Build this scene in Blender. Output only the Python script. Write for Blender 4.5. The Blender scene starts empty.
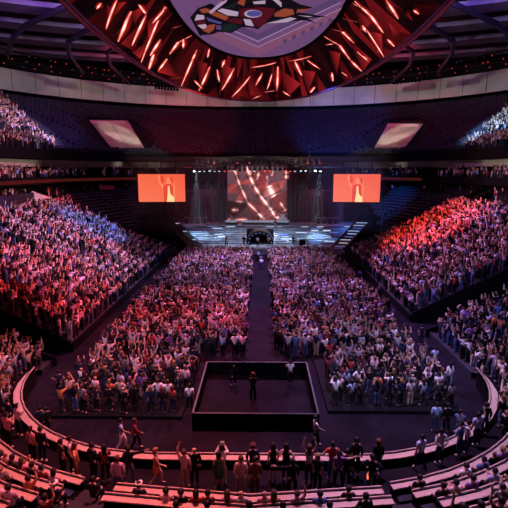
import bpy, bmesh, math, random
import numpy as np
from mathutils import Vector, Matrix
random.seed(7); RNG = np.random.default_rng(7)
S = bpy.context.scene; COL = S.collection
PI = math.pi
# ------------------------------------------------------------------ camera
cam = bpy.data.objects.new('camera', bpy.data.cameras.new('camera')); COL.objects.link(cam)
cam.location = (.37, 0, 14)
_p, _y = math.atan(84/470), math.atan(7/470)
cam.rotation_euler = (PI/2 - _p, 0, _y)
cam.data.lens = 36*470/508; cam.data.sensor_width = 36; cam.data.clip_end = 500
S.camera = cam
# ------------------------------------------------------------------ world and exposure
w = bpy.data.worlds.new('world'); S.world = w; w.use_nodes = True
w.node_tree.nodes['Background'].inputs[0].default_value = (.35, .25, .6, 1)
w.node_tree.nodes['Background'].inputs[1].default_value = .004
S.view_settings.view_transform = 'Standard'; S.view_settings.look = 'None'
S.view_settings.exposure = 0; S.view_settings.gamma = 1; S.view_settings.use_curve_mapping = False
# ------------------------------------------------------------------ lights of the hall
def spot(loc, tgt, col, kw, ang, blend=.6, size=.5):
    l = bpy.data.lights.new('spot_light', 'SPOT'); l.energy = kw*1000; l.color = col
    l.spot_size = math.radians(ang); l.spot_blend = blend; l.shadow_soft_size = size
    o = bpy.data.objects.new('spot_light', l); COL.objects.link(o); o.location = loc
    o.rotation_euler = (Vector(tgt)-Vector(loc)).to_track_quat('-Z', 'Y').to_euler(); return o
def point(loc, col, kw, size=1.):
    l = bpy.data.lights.new('point_light', 'POINT'); l.energy = kw*1000; l.color = col; l.shadow_soft_size = size
    o = bpy.data.objects.new('point_light', l); COL.objects.link(o); o.location = loc; return o
PURP, PINK, RED, BLUE, WHT = (.55, .25, 1.), (1., .22, .42), (1., .05, .06), (.08, .2, 1.), (1., .85, .95)
spot((-5, 50, 25.5), (-6, 38, 0), (1., .22, .4), 46, 56)            # floor wash from above
spot((7, 52, 25.5), (7, 42, 0), (.64, .32, 1.), 50, 60)
spot((-3, 62, 25.5), (-3, 60, 0), (.62, .36, 1.), 42, 64)
spot((3, 72, 24.5), (0, 66, 0), (.7, .45, 1.), 34, 60)
spot((-8, 34, 25.5), (-7, 36, 0), RED, 21.0, 40)
spot((-12, 14, 25.5), (-8, 30, 0), (.5, .5, 1.), 12.6, 34)              # lights the backs of the front rows
spot((12, 14, 25.5), (8, 30, 0), (.6, .55, 1.), 12.6, 34)
spot((-4, 56, 25.5), (-23, 52, 5), (.9, .36, .8), 66.0, 50)           # left stand
spot((4, 34, 26), (-20, 42, 3), RED, 50, 30)
spot((0, 50, 25), (-24, 66, 6), (.12, .25, 1.), 105.0, 20)
spot((0, 50, 25), (-30, 72, 9), RED, 42.0, 13)
spot((0, 30, 25), (-24, 52, 6), (.8, .45, .9), 19.6, 46)
spot((4, 58, 25.5), (23, 54, 4), (.75, .3, .85), 46, 52)            # right stand
spot((0, 46, 25), (24, 64, 6.5), (1., .07, .035), 140.0, 27)
spot((0, 46, 25), (31, 62, 10), (.72, .34, 1.), 40, 20)
spot((2, 30, 25.5), (20, 36, 2), (.45, .35, 1.), 25.2, 40)
spot((-3, 24, 25.5), (-10, 20, 1), (1., .23, .26), 36, 62)           # near end
spot((5, 24, 25.5), (11, 20, 1), (.68, .46, 1.), 30, 60)
spot((0, 26, 25.5), (0, 17, 1), (1., .2, .32), 11, 50)
spot((0, 6, 22), (-12, 17, 2), (1., .14, .16), 6, 50)
spot((0, 60, 25), (-46, 84, 22), (.9, .6, 1.), 130, 17)              # upper crowds
spot((0, 60, 25), (42.5, 83, 21.5), (.3, .6, 1.), 300, 14)
spot((0, 50, 22), (-31, 64, 14), (1., .2, .4), 28, 24)
spot((0, 50, 22), (31, 70, 14), (.9, .3, .8), 9, 26)
spot((0, 60, 25), (22, 90, 6), (.06, .25, 1.), 85, 26)               # empty stands
spot((-10, 70, 25), (-16, 112, 22), RED, 36, 34)
spot((10, 70, 25), (18, 112, 22), BLUE, 42, 36)
spot((-20, 60, 25), (-40, 90, 21), (.2, .2, 1.), 18, 26)
spot((-6, 78, 26), (-29, 100, 21), (1., .92, .78), 34, 13, .3)       # tilted panels
spot((6, 78, 26), (28.5, 100, 21), (1., .92, .78), 34, 13, .3)
point((0, 62, 34.5), (1., .97, .86), 23, 2.)                         # added point lights above the scoreboard, to brighten fascia and roof beams
point((-26, 62, 35.8), (.55, .3, 1.), 8, 1.)
point((28, 62, 35.8), (.34, .24, 1.), 6, 1.)
point((-24, 96, 35.5), (1., .12, .2), 3.5, 1.)
point((24, 96, 35.5), (1., .10, .16), 3.5, 1.)
for x in (-9, -5, 4, 8.5): spot((x, 85.2, 14), (x*.8, 84, 1), (.55, .78, 1.), 4, 60)
spot((0, 70, 24), (0, 86, 2), (.7, .82, 1.), 9, 40)
for x, c in ((-11.3, (.5, .75, 1.)), (-8, (.7, .8, 1.)), (-1.5, (1., .5, .5)), (1.5, (.8, .8, 1.)), (7.5, (.7, .8, 1.)), (10.7, (.5, .75, 1.))): spot((x, 85.3, 14.1), (x*1.02, 85.8, 4), c, 40, 26, .9, .15)
for s in (-1, 1):                                                    # warm wash on the pale band under the upper tier
    spot((0, 58, 16.5), (s*33, 66, 15.2), (1., .8, .6), 10, 30); spot((0, 80, 16.5), (s*27, 98, 15.1), (1., .8, .6), 14, 24)
spot((-6, 74, 25), (-14, 95, 7), (1., .25, .35), 9, 30); spot((6, 74, 25), (14, 95, 7), (1., .25, .35), 9, 30)

# ------------------------------------------------------------------ materials
def mat(name, col=(.5, .5, .5), rough=.7, metal=0, emit=None, es=1, bump=None, spec=.3):
    m = bpy.data.materials.new(name); m.use_nodes = True; b = m.node_tree.nodes['Principled BSDF']
    b.inputs['Base Color'].default_value = (*col, 1); b.inputs['Roughness'].default_value = rough
    b.inputs['Metallic'].default_value = metal; b.inputs['Specular IOR Level'].default_value = spec
    if emit: b.inputs['Emission Color'].default_value = (*emit, 1); b.inputs['Emission Strength'].default_value = es
    N, L = m.node_tree.nodes, m.node_tree.links
    if bump:
        n = N.new('ShaderNodeTexNoise'); n.inputs['Scale'].default_value = bump; n.inputs['Detail'].default_value = 4
        c = N.new('ShaderNodeTexCoord'); L.new(c.outputs['Object'], n.inputs['Vector'])
        r = N.new('ShaderNodeValToRGB'); r.color_ramp.elements[0].color = (*[v*.7 for v in col], 1); r.color_ramp.elements[1].color = (*[min(1, v*1.25) for v in col], 1)
        r.color_ramp.elements[0].position = .35; r.color_ramp.elements[1].position = .65
        L.new(n.outputs['Fac'], r.inputs['Fac']); L.new(r.outputs['Color'], b.inputs['Base Color'])
    return m
def mat_obj(name, rough):                    # colour comes from the object's own colour
    m = mat(name, rough=rough, spec=.2); N, L = m.node_tree.nodes, m.node_tree.links
    i = N.new('ShaderNodeObjectInfo'); n = N.new('ShaderNodeTexNoise'); n.inputs['Scale'].default_value = 9
    c = N.new('ShaderNodeTexCoord'); L.new(c.outputs['Object'], n.inputs['Vector'])
    mr = N.new('ShaderNodeMapRange'); mr.inputs['To Min'].default_value = .8; mr.inputs['To Max'].default_value = 1.15
    L.new(n.outputs['Fac'], mr.inputs['Value'])
    mx = N.new('ShaderNodeVectorMath'); mx.operation = 'SCALE'; L.new(i.outputs['Color'], mx.inputs[0]); L.new(mr.outputs['Result'], mx.inputs['Scale'])
    L.new(mx.outputs['Vector'], m.node_tree.nodes['Principled BSDF'].inputs['Base Color']); return m
def mat_attr(name, emit=0, rough=.85):       # colour comes from the mesh's own colour attribute
    m = mat(name, rough=rough, spec=.2); N, L = m.node_tree.nodes, m.node_tree.links; b = N['Principled BSDF']
    a = N.new('ShaderNodeAttribute'); a.attribute_name = 'Col'
    if emit:
        b.inputs['Base Color'].default_value = (.01, .01, .01, 1)
        L.new(a.outputs['Color'], b.inputs['Emission Color']); b.inputs['Emission Strength'].default_value = emit
    else: L.new(a.outputs['Color'], b.inputs['Base Color'])
    return m
def mat_planks(name, col, seam, scale, axis='X'):
    m = mat(name, col, .5); N, L = m.node_tree.nodes, m.node_tree.links; b = N['Principled BSDF']
    uv = N.new('ShaderNodeUVMap'); br = N.new('ShaderNodeTexBrick'); br.offset = .5
    br.inputs['Color1'].default_value = (*col, 1); br.inputs['Color2'].default_value = (*[c*.78 for c in col], 1); br.inputs['Mortar'].default_value = (*seam, 1)
    br.inputs['Scale'].default_value = scale; br.inputs['Mortar Size'].default_value = .015; br.inputs['Brick Width'].default_value = 4.; br.inputs['Row Height'].default_value = .36
    L.new(uv.outputs['UV'], br.inputs['Vector']); L.new(br.outputs['Color'], b.inputs['Base Color']); return m
M = {}
M['skin'] = mat_obj('skin', .6); M['cloth'] = mat_obj('cloth', .9); M['hair'] = mat_obj('hair', .5)
M['crowd'] = mat_attr('crowd'); M['led'] = mat_attr('led_screen', 1.0); M['paint'] = mat_attr('painted')
M['floor'] = mat('arena_floor', (.010, .007, .012), .9, bump=.6, spec=.05); M['walk'] = mat('walkway', (.010, .007, .011), .9, bump=.8, spec=.05)
M['concrete'] = mat('dark_concrete', (.02, .016, .022), .8, bump=1.2); M['black'] = mat('black_paint', (.004, .004, .005), .8, spec=.1)
M['dark'] = mat('dark_metal', (.02, .02, .024), .4, .6); M['gun'] = mat('grey_metal', (.3, .28, .34), .45, .4)
M['wood'] = mat_planks('wooden_top', (.56, .40, .31), (.30, .19, .14), 4.2); M['woodedge'] = mat('wood_edge', (.5, .33, .25), .5)
M['rail'] = mat('rail', (.02, .016, .02), .35, .5)
M['cream'] = mat('cream_panel', (.56, .57, .50), .7, bump=.12); M['seam'] = mat('panel_seam', (.08, .07, .07), .8)
M['glass'] = mat('glossy_panel', (.50, .50, .44), .22, spec=.5, bump=.2)
M['roof'] = mat('roof_deck', (.012, .01, .018), .9); M['purlin'] = mat('roof_beam', (.17, .115, .24), .6, bump=.3); M['truss'] = mat('roof_truss', (.05, .033, .065), .5, .3)
M['seat'] = mat('seat_shell', (.03, .032, .055), .5); M['rim'] = mat('halo_rim', (.34, .2, .42), .6, 0); M['redline'] = mat('red_line', (.3, .05, .03), .5, emit=(1, .07, .05), es=.10)
M['ribbon'] = mat('ribbon_led', (.02, .0, .0), .5, emit=(1, .11, .07), es=.045); M['red'] = mat('red_lamp', (.1, 0, 0), .4, emit=(1, .08, .04), es=.35); M['redcloth'] = mat('red_cloth', (.35, .03, .03), .8)
M['lens'] = mat('lamp_lens', (.5, .5, .5), .2, emit=(.65, .85, 1), es=.9); M['lenshot'] = mat('bright_lamp_lens', (.5, .5, .5), .2, emit=(.6, .85, 1), es=9); M['lensred'] = mat('red_lens', (.5, .1, .1), .2, emit=(1, .1, .08), es=1.2)
M['step'] = mat('stage_step', (.3, .35, .42), .5, .1, bump=.5); M['stagefl'] = mat('stage_floor', (.32, .34, .38), .4, bump=.4); M['strip'] = mat('led_strip', (.5, .6, .8), .4, emit=(.6, .78, 1), es=1.1)
M['stripb'] = mat('blue_led_strip', (.2, .3, .8), .4, emit=(.2, .4, 1), es=.5)
M['white'] = mat('white_gloss', (.8, .78, .76), .35); M['curtain'] = mat('dark_curtain', (.09, .03, .045), .9, bump=2.); M['curtain2'] = mat('black_curtain', (.11, .05, .07), .9)
M['purplewall'] = mat('suite_wall', (.03, .02, .035), .6); M['pinkwall'] = mat('pale_wall', (.75, .6, .62), .7); M['rimshine'] = mat('fence_rim', (.05, .065, .065), .5, .2)
M['phone'] = mat('phone', (.02, .02, .02), .3); M['glow'] = mat('orange_lamp', (.5, .2, .1), .4, emit=(1, .22, .05), es=1.2); M['gold'] = mat('guitar_body', (.55, .22, .03), .3); M['eye'] = mat('eye', (.02, .015, .015), .3); M['lip'] = mat('lip', (.35, .1, .1), .5)
# ------------------------------------------------------------------ mesh helpers
class MB:
    def __init__(s): s.v = []; s.f = []; s.m = []; s.uv = {}; s.c = []
    def quad(s, a, b, c, d, mi=0, uv=None):
        n = len(s.v); s.v += [tuple(a), tuple(b), tuple(c), tuple(d)]; s.f.append((n, n+1, n+2, n+3)); s.m.append(mi)
        if uv: s.uv[len(s.f)-1] = uv
    def poly(s, pts, mi=0): n = len(s.v); s.v += [tuple(p) for p in pts]; s.f.append(tuple(range(n, n+len(pts)))); s.m.append(mi)
    def box(s, c, d, mi=0, rz=0, top=1.0):
        n = len(s.v); cs, sn = math.cos(rz), math.sin(rz)
        for z in (-1, 1):
            k = top if z > 0 else 1
            for x, y in ((-1, -1), (1, -1), (1, 1), (-1, 1)):
                X, Y = x*d[0]/2*k, y*d[1]/2*k
                s.v.append((c[0]+X*cs-Y*sn, c[1]+X*sn+Y*cs, c[2]+z*d[2]/2))
        for q in ((0, 3, 2, 1), (4, 5, 6, 7), (0, 1, 5, 4), (1, 2, 6, 5), (2, 3, 7, 6), (3, 0, 4, 7)):
            s.f.append(tuple(n+i for i in q)); s.m.append(mi)
    def tube(s, pts, r, n=8, mi=0):
        base = len(s.v); P = [Vector(p) for p in pts]; k = len(P)
        for i, p in enumerate(P):
            t = (P[min(i+1, k-1)]-P[max(i-1, 0)]).normalized(); a = t.cross(Vector((0, 0, 1)))
            if a.length < 1e-3: a = t.cross(Vector((1, 0, 0)))
            a.normalize(); b = t.cross(a); rr = r[i] if isinstance(r, (list, tuple)) else r
            for j in range(n):
                q = p+(a*math.cos(2*PI*j/n)+b*math.sin(2*PI*j/n))*rr; s.v.append(tuple(q))
        for i in range(k-1):
            for j in range(n):
                s.f.append((base+i*n+j, base+i*n+(j+1) % n, base+(i+1)*n+(j+1) % n, base+(i+1)*n+j)); s.m.append(mi)
        s.f.append(tuple(base+j for j in range(n))[::-1]); s.m.append(mi); s.f.append(tuple(base+(k-1)*n+j for j in range(n))); s.m.append(mi)
    def ring(s, prof, rows, closed=False, mi=0, uvs=None):
        """loft: rows[i][j]; i along the run, j along the profile"""
        base = len(s.v); nj = len(rows[0])
        for r in rows: s.v += [tuple(p) for p in r]
        for i in range(len(rows)-1):
            for j in range(nj if closed else nj-1):
                j2 = (j+1) % nj
                s.f.append((base+i*nj+j, base+(i+1)*nj+j, base+(i+1)*nj+j2, base+i*nj+j2)); s.m.append(mi)
        if closed:
            s.f.append(tuple(base+j for j in range(nj))); s.m.append(mi); s.f.append(tuple(base+(len(rows)-1)*nj+j for j in range(nj))[::-1]); s.m.append(mi)
    def build(s, name, mats, parent=None, smooth=False, loc=None):
        me = bpy.data.meshes.new(name); me.from_pydata(s.v, [], s.f)
        for m in (mats if isinstance(mats, list) else [mats]): me.materials.append(m)
        me.polygons.foreach_set('material_index', s.m)
        if s.uv:
            u = me.uv_layers.new(name='UVMap')
            for fi, uv in s.uv.items():
                for k, li in enumerate(me.polygons[fi].loop_indices): u.data[li].uv = uv[k]
        if s.c:
            a = me.attributes.new('Col', 'FLOAT_COLOR', 'CORNER'); flat = [x for f in s.c for c in f for x in (*c, 1)]
            a.data.foreach_set('color', flat)
        if smooth: me.polygons.foreach_set('use_smooth', [True]*len(me.polygons))
        o = bpy.data.objects.new(name, me); COL.objects.link(o)
        if parent: o.parent = parent
        if loc: o.location = loc
        return o
def tag(o, label=None, cat=None, group=None, kind=None):
    if label: o['label'] = label
    if cat: o['category'] = cat
    if group: o['group'] = group
    if kind: o['kind'] = kind
    return o
def empty(name, loc, label, cat, group=None, rz=0):
    o = bpy.data.objects.new(name, None); COL.objects.link(o); o.location = loc; o.rotation_euler = (0, 0, rz); o.empty_display_size = .2
    return tag(o, label, cat, group)
def struct(o): o['kind'] = 'structure'; return o
def copy_tree(o, parent=None):
    c = o.copy(); COL.objects.link(c)
    if parent: c.parent = parent
    for ch in o.children: copy_tree(ch, c)
    return c
# plan of the bowl: offset d from the rounded ice-rink shape; u 0 near middle .. 5 far middle
CY0, CY1, CX, R0 = 29.4, 72., 4.3, 10.1
def pt(sg, d, u, z=0.):
    r = R0+d
    if u <= 1: x, y = CX*u, CY0-r
    elif u <= 2: a = (u-1)*PI/2; x, y = CX+r*math.sin(a), CY0-r*math.cos(a)
    elif u <= 3: x, y = CX+r, CY0+(CY1-CY0)*(u-2)
    elif u <= 4: a = (u-3)*PI/2; x, y = CX+r*math.cos(a), CY1+r*math.sin(a)
    else: x, y = CX*(5-u), CY1+r
    return (sg*x, y, z)
def us(u0, u1, n): return [u0+(u1-u0)*i/n for i in range(n+1)]
def usm(u0, u1):      # even sampling that respects corners
    out = []
    for k in range(5):
        a, b = max(u0, k), min(u1, k+1)
        if b > a+1e-6:
            n = max(1, int(round((b-a)*(14 if k in (1, 3) else 1)))); out += us(a, b, n)[(1 if out else 0):]
    return out
def lower(d): return .7+.5*d
def upper(d): return 17+.46*(d-18.5)
# ------------------------------------------------------------------ the hall itself
def slab(name, x0, x1, y0, y1, z, t, m):
    b = MB(); b.box(((x0+x1)/2, (y0+y1)/2, z-t/2), (x1-x0, y1-y0, t)); return struct(b.build(name, m))
slab('floor', -75, 75, -30, 150, 0, .4, M['floor'])
def drow(sg, k, u):
    dc = 3.32+1.1*k; ds = (1.8 if sg < 0 else 1.35)+1.06*k
    t = min(1, max(0, (u-.5)/1.35)); return dc+(ds-dc)*t*t*(3-2*t)
# walkway behind the curved counter, then terrace steps of the near end
b = MB(); U = usm(0, 1.98)
for sg in (-1, 1):
    b.ring(0, [[pt(sg, .12, u, 0), pt(sg, .12, u, .9), pt(sg, drow(sg, 0, u)+.1, u, 1.)] for u in U])
struct(b.build('floor_walkway', M['walk']))
b = MB()
def rowz(k): return 1.35+.4*k
for sg in (-1, 1):
    for k in range(10):
        b.ring(0, [[pt(sg, drow(sg, k, u)+.06, u, 1. if k == 0 else rowz(k-1)), pt(sg, drow(sg, k, u)+.06, u, rowz(k)), pt(sg, drow(sg, k+1, u)+.08, u, rowz(k))] for u in U])
struct(b.build('floor_terrace', M['concrete']))
uY = lambda y: 2+(y-CY0)/(CY1-CY0)
def inside_stage(x, y): return abs(x) < 20.5 and 76 < y < 97.2
def steps(name, sg, u0, u1, d0, d1, dd, zf, m, clip=False):
    b = MB(); U = usm(u0, u1); d = d0
    if clip: U = us(u0, u1, 40)
    while d < d1-1e-6:
        for a, c in zip(U[:-1], U[1:]):
            if clip and any(inside_stage(*pt(sg, d, q)[:2]) for q in (a, c)): continue
            z0, z = zf(d-dd), zf(d)
            if d == d0: z0 = max(0, zf(d)-1.)
            b.ring(0, [[pt(sg, d, q, z0), pt(sg, d, q, z), pt(sg, d+dd, q, z)] for q in (a, c)])
        d += dd
    return struct(b.build(name, m))
nb = lambda d: .45+.45*max(0, d-.5)
TUN = {-1: (31.9, 34.6), 1: (38.4, 42.4)}
for sg, nm in ((-1, 'left'), (1, 'right')):
    steps('floor_near_stand_'+nm, sg, 2.02, uY(TUN[sg][0]), .3, 17, .9, nb, M['concrete'])
    steps('floor_stand_'+nm, sg, uY(TUN[sg][1]), 3.0, 0, 16.4, .9, lower, M['concrete'])
    steps('floor_far_stand_'+nm, sg, 3.0, 5, 0, 22, .9, lower, M['concrete'], True)
    steps('floor_upper_tier_'+nm, sg, uY(40), 5, 18.5, 46, .95, upper, M['concrete'])
    # walls of the entry tunnel
    b = MB()
    for y, f in ((TUN[sg][1]-.06, lower), (TUN[sg][0]+.06, nb)):
        b.ring(0, [[(sg*(14.4+d), y-.06, 0), (sg*(14.4+d), y-.06, f(d)+.2), (sg*(14.4+d), y+.06, f(d)+.2), (sg*(14.4+d), y+.06, 0)] for d in (0., 4., 9.)], closed=True)
    struct(b.build('wall_tunnel_'+nm, M['black']))
    # low front wall of the side stand
    b = MB(); b.ring(0, [[pt(sg, -.12, u, 0), pt(sg, -.12, u, .75), pt(sg, -.02, u, .75), pt(sg, -.02, u, 0)] for u in usm(uY(TUN[sg][1]), 3.15)], closed=True)
    struct(b.build('trim_1' if sg < 0 else 'trim_2', M['black']))
    # suite level and balcony
    b = MB(); U = usm(uY(44), 5)
    b.ring(0, [[pt(sg, 16.9, u, 8.2), pt(sg, 16.9, u, 9.7), pt(sg, 21.2, u, 9.7), pt(sg, 21.2, u, 11.9), pt(sg, 17.3, u, 11.9)] for u in U])
    struct(b.build('wall_suites_'+nm, M['concrete']))
    b = MB(); b.ring(0, [[pt(sg, 17.3, u, 11.9), pt(sg, 17.3, u, 13.0), pt(sg, 17.5, u, 13.0), pt(sg, 17.5, u, 12.4), pt(sg, 18.6, u, 12.4), pt(sg, 18.6, u, 12.95), pt(sg, 19.7, u, 12.95), pt(sg, 19.7, u, 13.5), pt(sg, 21.0, u, 13.5), pt(sg, 21.0, u, 15.9), pt(sg, 18, u, 15.6), pt(sg, 18, u, 17.1), pt(sg, 18.5, u, 17.1)] for u in U])
    struct(b.build('wall_balcony_'+nm, M['black']))
    b = MB(); b.ring(0, [[pt(sg, 20.75, u, 14.45+.12*math.sin(u*19)), pt(sg, 20.75, u, 15.6)] for u in usm(uY(44), 4.3)])
    struct(b.build('trim_3' if sg < 0 else 'trim_4', M['cream']))
    b = MB(); b.ring(0, [[pt(sg, 46, u, 29.4), pt(sg, 52, u, 29.4), pt(sg, 52, u, 39)] for u in usm(uY(40), 5)])
    struct(b.build('wall_back_'+nm, M['roof']))
    # pale fascia ring with panel seams
    b = MB(); U = usm(uY(45), 5)
    b.ring(0, [[pt(sg, 47, u, 30.5), pt(sg, 47.3, u, 34.9), pt(sg, 48, u, 34.9), pt(sg, 48, u, 30.5)] for u in U], closed=True)
    n = 42
    for i in range(1, n):
        u = 2.55+i*(5-2.55)/n; p, q = Vector(pt(sg, 46.84, u, 30.5)), Vector(pt(sg, 47.14, u, 34.9))
        t = (Vector(pt(sg, 47, u+.01))-Vector(pt(sg, 47, u-.01))).normalized()*.05; b.quad(p-t, p+t, q+t, q-t, 1)
    struct(b.build('trim_5' if sg < 0 else 'trim_6', [M['cream'], M['seam']]))
slab('ceiling', -75, 75, -30, 150, 40.6, .6, M['roof'])
b = MB(); b.box((0, 97.6, 5.), (41, .3, 10)); struct(b.build('wall_stage_back', M['curtain2']))
for R in (63, 72, 81, 90.5, 100, 110, 120):                           # roof beams
    b = MB(); rows = []
    for i in range(25):
        a = math.radians(-46+92*i/24); x0, y0 = math.sin(a), math.cos(a)
        rows.append([(x0*(R-2.1), -10+y0*(R-2.1), 37.2), (x0*(R+2.1), -10+y0*(R+2.1), 37.2), (x0*(R+2.1), -10+y0*(R+2.1), 37.9), (x0*(R-2.1), -10+y0*(R-2.1), 37.9)])
    b.ring(0, rows, closed=True); struct(b.build('ceiling_beam', M['purlin']))
for sg in (-1, 1):
    for tr in ([(-36.3, 100.9, 33.5), (-35.4, 92, 35), (-34, 88.1, 36.3), (-28.7, 83.3, 37.), (-19, 77, 37.4)], [(-43, 84.5, 33.5), (-40, 80.5, 35), (-36.5, 78.2, 36.3), (-28, 72.2, 37), (-18, 66, 37.4)], [(-30, 112, 33.5), (-30.6, 101, 35), (-29.5, 96, 36.3), (-25, 90.5, 37), (-16, 85, 37.4)], [(-48, 68, 33.5), (-42, 64, 35.5), (-36, 61, 36.6), (-18, 56, 37.4)]):
        b = MB(); b.tube([(-sg*x, y, z) for x, y, z in tr], .42, 6); struct(b.build('ceiling_truss', M['truss']))
# tilted glossy panels covering two parts of the upper tier
def facet(name, pts, th, m, label, cat, group=None, extra=None):
    a, b2, c, d = [Vector(p) for p in pts]; n = (b2-a).cross(d-a).normalized()
    if n.z < 0: n = -n
    o = sum((a, b2, c, d), Vector())/4
    b = MB(); A = [p-o+n*.25 for p in (a, b2, c, d)]
    for i in range(4): b.quad(A[i], A[(i+1) % 4], A[(i+1) % 4]-n*th, A[i]-n*th)
    b.poly(A); b.poly([p-n*th for p in A][::-1])
    ob = b.build(name, m); ob.location = o; tag(ob, label, cat, group)
    e = MB(); top = A[0]*.06+A[3]*.0
    def at(s, t): return (A[0]*(1-s)+A[1]*s)*(1-t)+(A[3]*(1-s)+A[2]*s)*t+n*.05
    e.quad(at(0, 0), at(1, 0), at(1, .03), at(0, .03)); e.quad(at(.49, 0), at(.5, 0), at(.5, 1), at(.49, 1))
    e.build('panel_joint', M['seam'], ob)
    f = MB(); f.quad(at(0, .045), at(.9, .045), at(.9, .16), at(0, .16)); tag(f.build('top_band', M['white'], ob), 'paler band along the upper edge')
    return ob
facet('cover_panel', [(-36.2, 102.6, 24.3), (-30, 109.6, 24.9), (-23.2, 96.3, 18.2), (-28, 90.8, 17.9)], .2, M['glass'], 'pale beige tilted panel above the left video screen', 'panel')
facet('cover_panel', [(28.7, 108.4, 24.1), (34.2, 101.5, 23.3), (27.5, 91.5, 17.9), (23, 96.5, 18.1)], .2, M['glass'], 'pale beige tilted panel above the right video screen', 'panel')
# ribbon boards along the balcony front
for sg, u0, u1, lab in ((-1, uY(46), 3.55, 'long thin red ribbon board under the left balcony'), (1, 3.3, 3.62, 'short red ribbon board to the right of the right video screen')):
    U = us(u0, u1, 24); b = MB(); b.ring(0, [[pt(sg, 17.28, u, 12.15), pt(sg, 17.2, u, 12.15), pt(sg, 17.2, u, 12.62), pt(sg, 17.28, u, 12.62)] for u in U], closed=True)
    tag(b.build('ribbon_board', M['ribbon']), lab, 'led board')
b = MB(); b.ring(0, [[pt(-1, d, u, z) for d, z in ((16.6, 8.6), (16.6, 10.95), (16.75, 10.95), (16.75, 8.6))] for u in us(uY(45), uY(65), 4)], closed=True)
struct(b.build('wall_suite_front', M['purplewall']))
b = MB(); P4 = [(-31.3, 65.2, 9.2), (-31.3, 65.2, 11.1), (-30.9, 71.5, 9.6), (-30.9, 71.5, 9.2)]
b.poly(P4); b.poly([(x-.2, y, z) for x, y, z in P4][::-1])
for i in range(4): q, r = P4[i], P4[(i+1) % 4]; b.quad(q, r, (r[0]-.2, r[1], r[2]), (q[0]-.2, q[1], q[2]))
tag(b.build('stair_wall', M['pinkwall']), 'pale sloping stair wall at the top of the left stand', 'wall')
def hang_banner(loc, label):
    b = MB(); b.box((0, 0, 0), (2.6, .08, .75)); o = b.build('draped_banner', M['redcloth']); o.location = loc; tag(o, label, 'banner')
hang_banner((-27.4, 85.2, 10.9), 'small red banner on the balcony rail under the left ribbon board')
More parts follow.
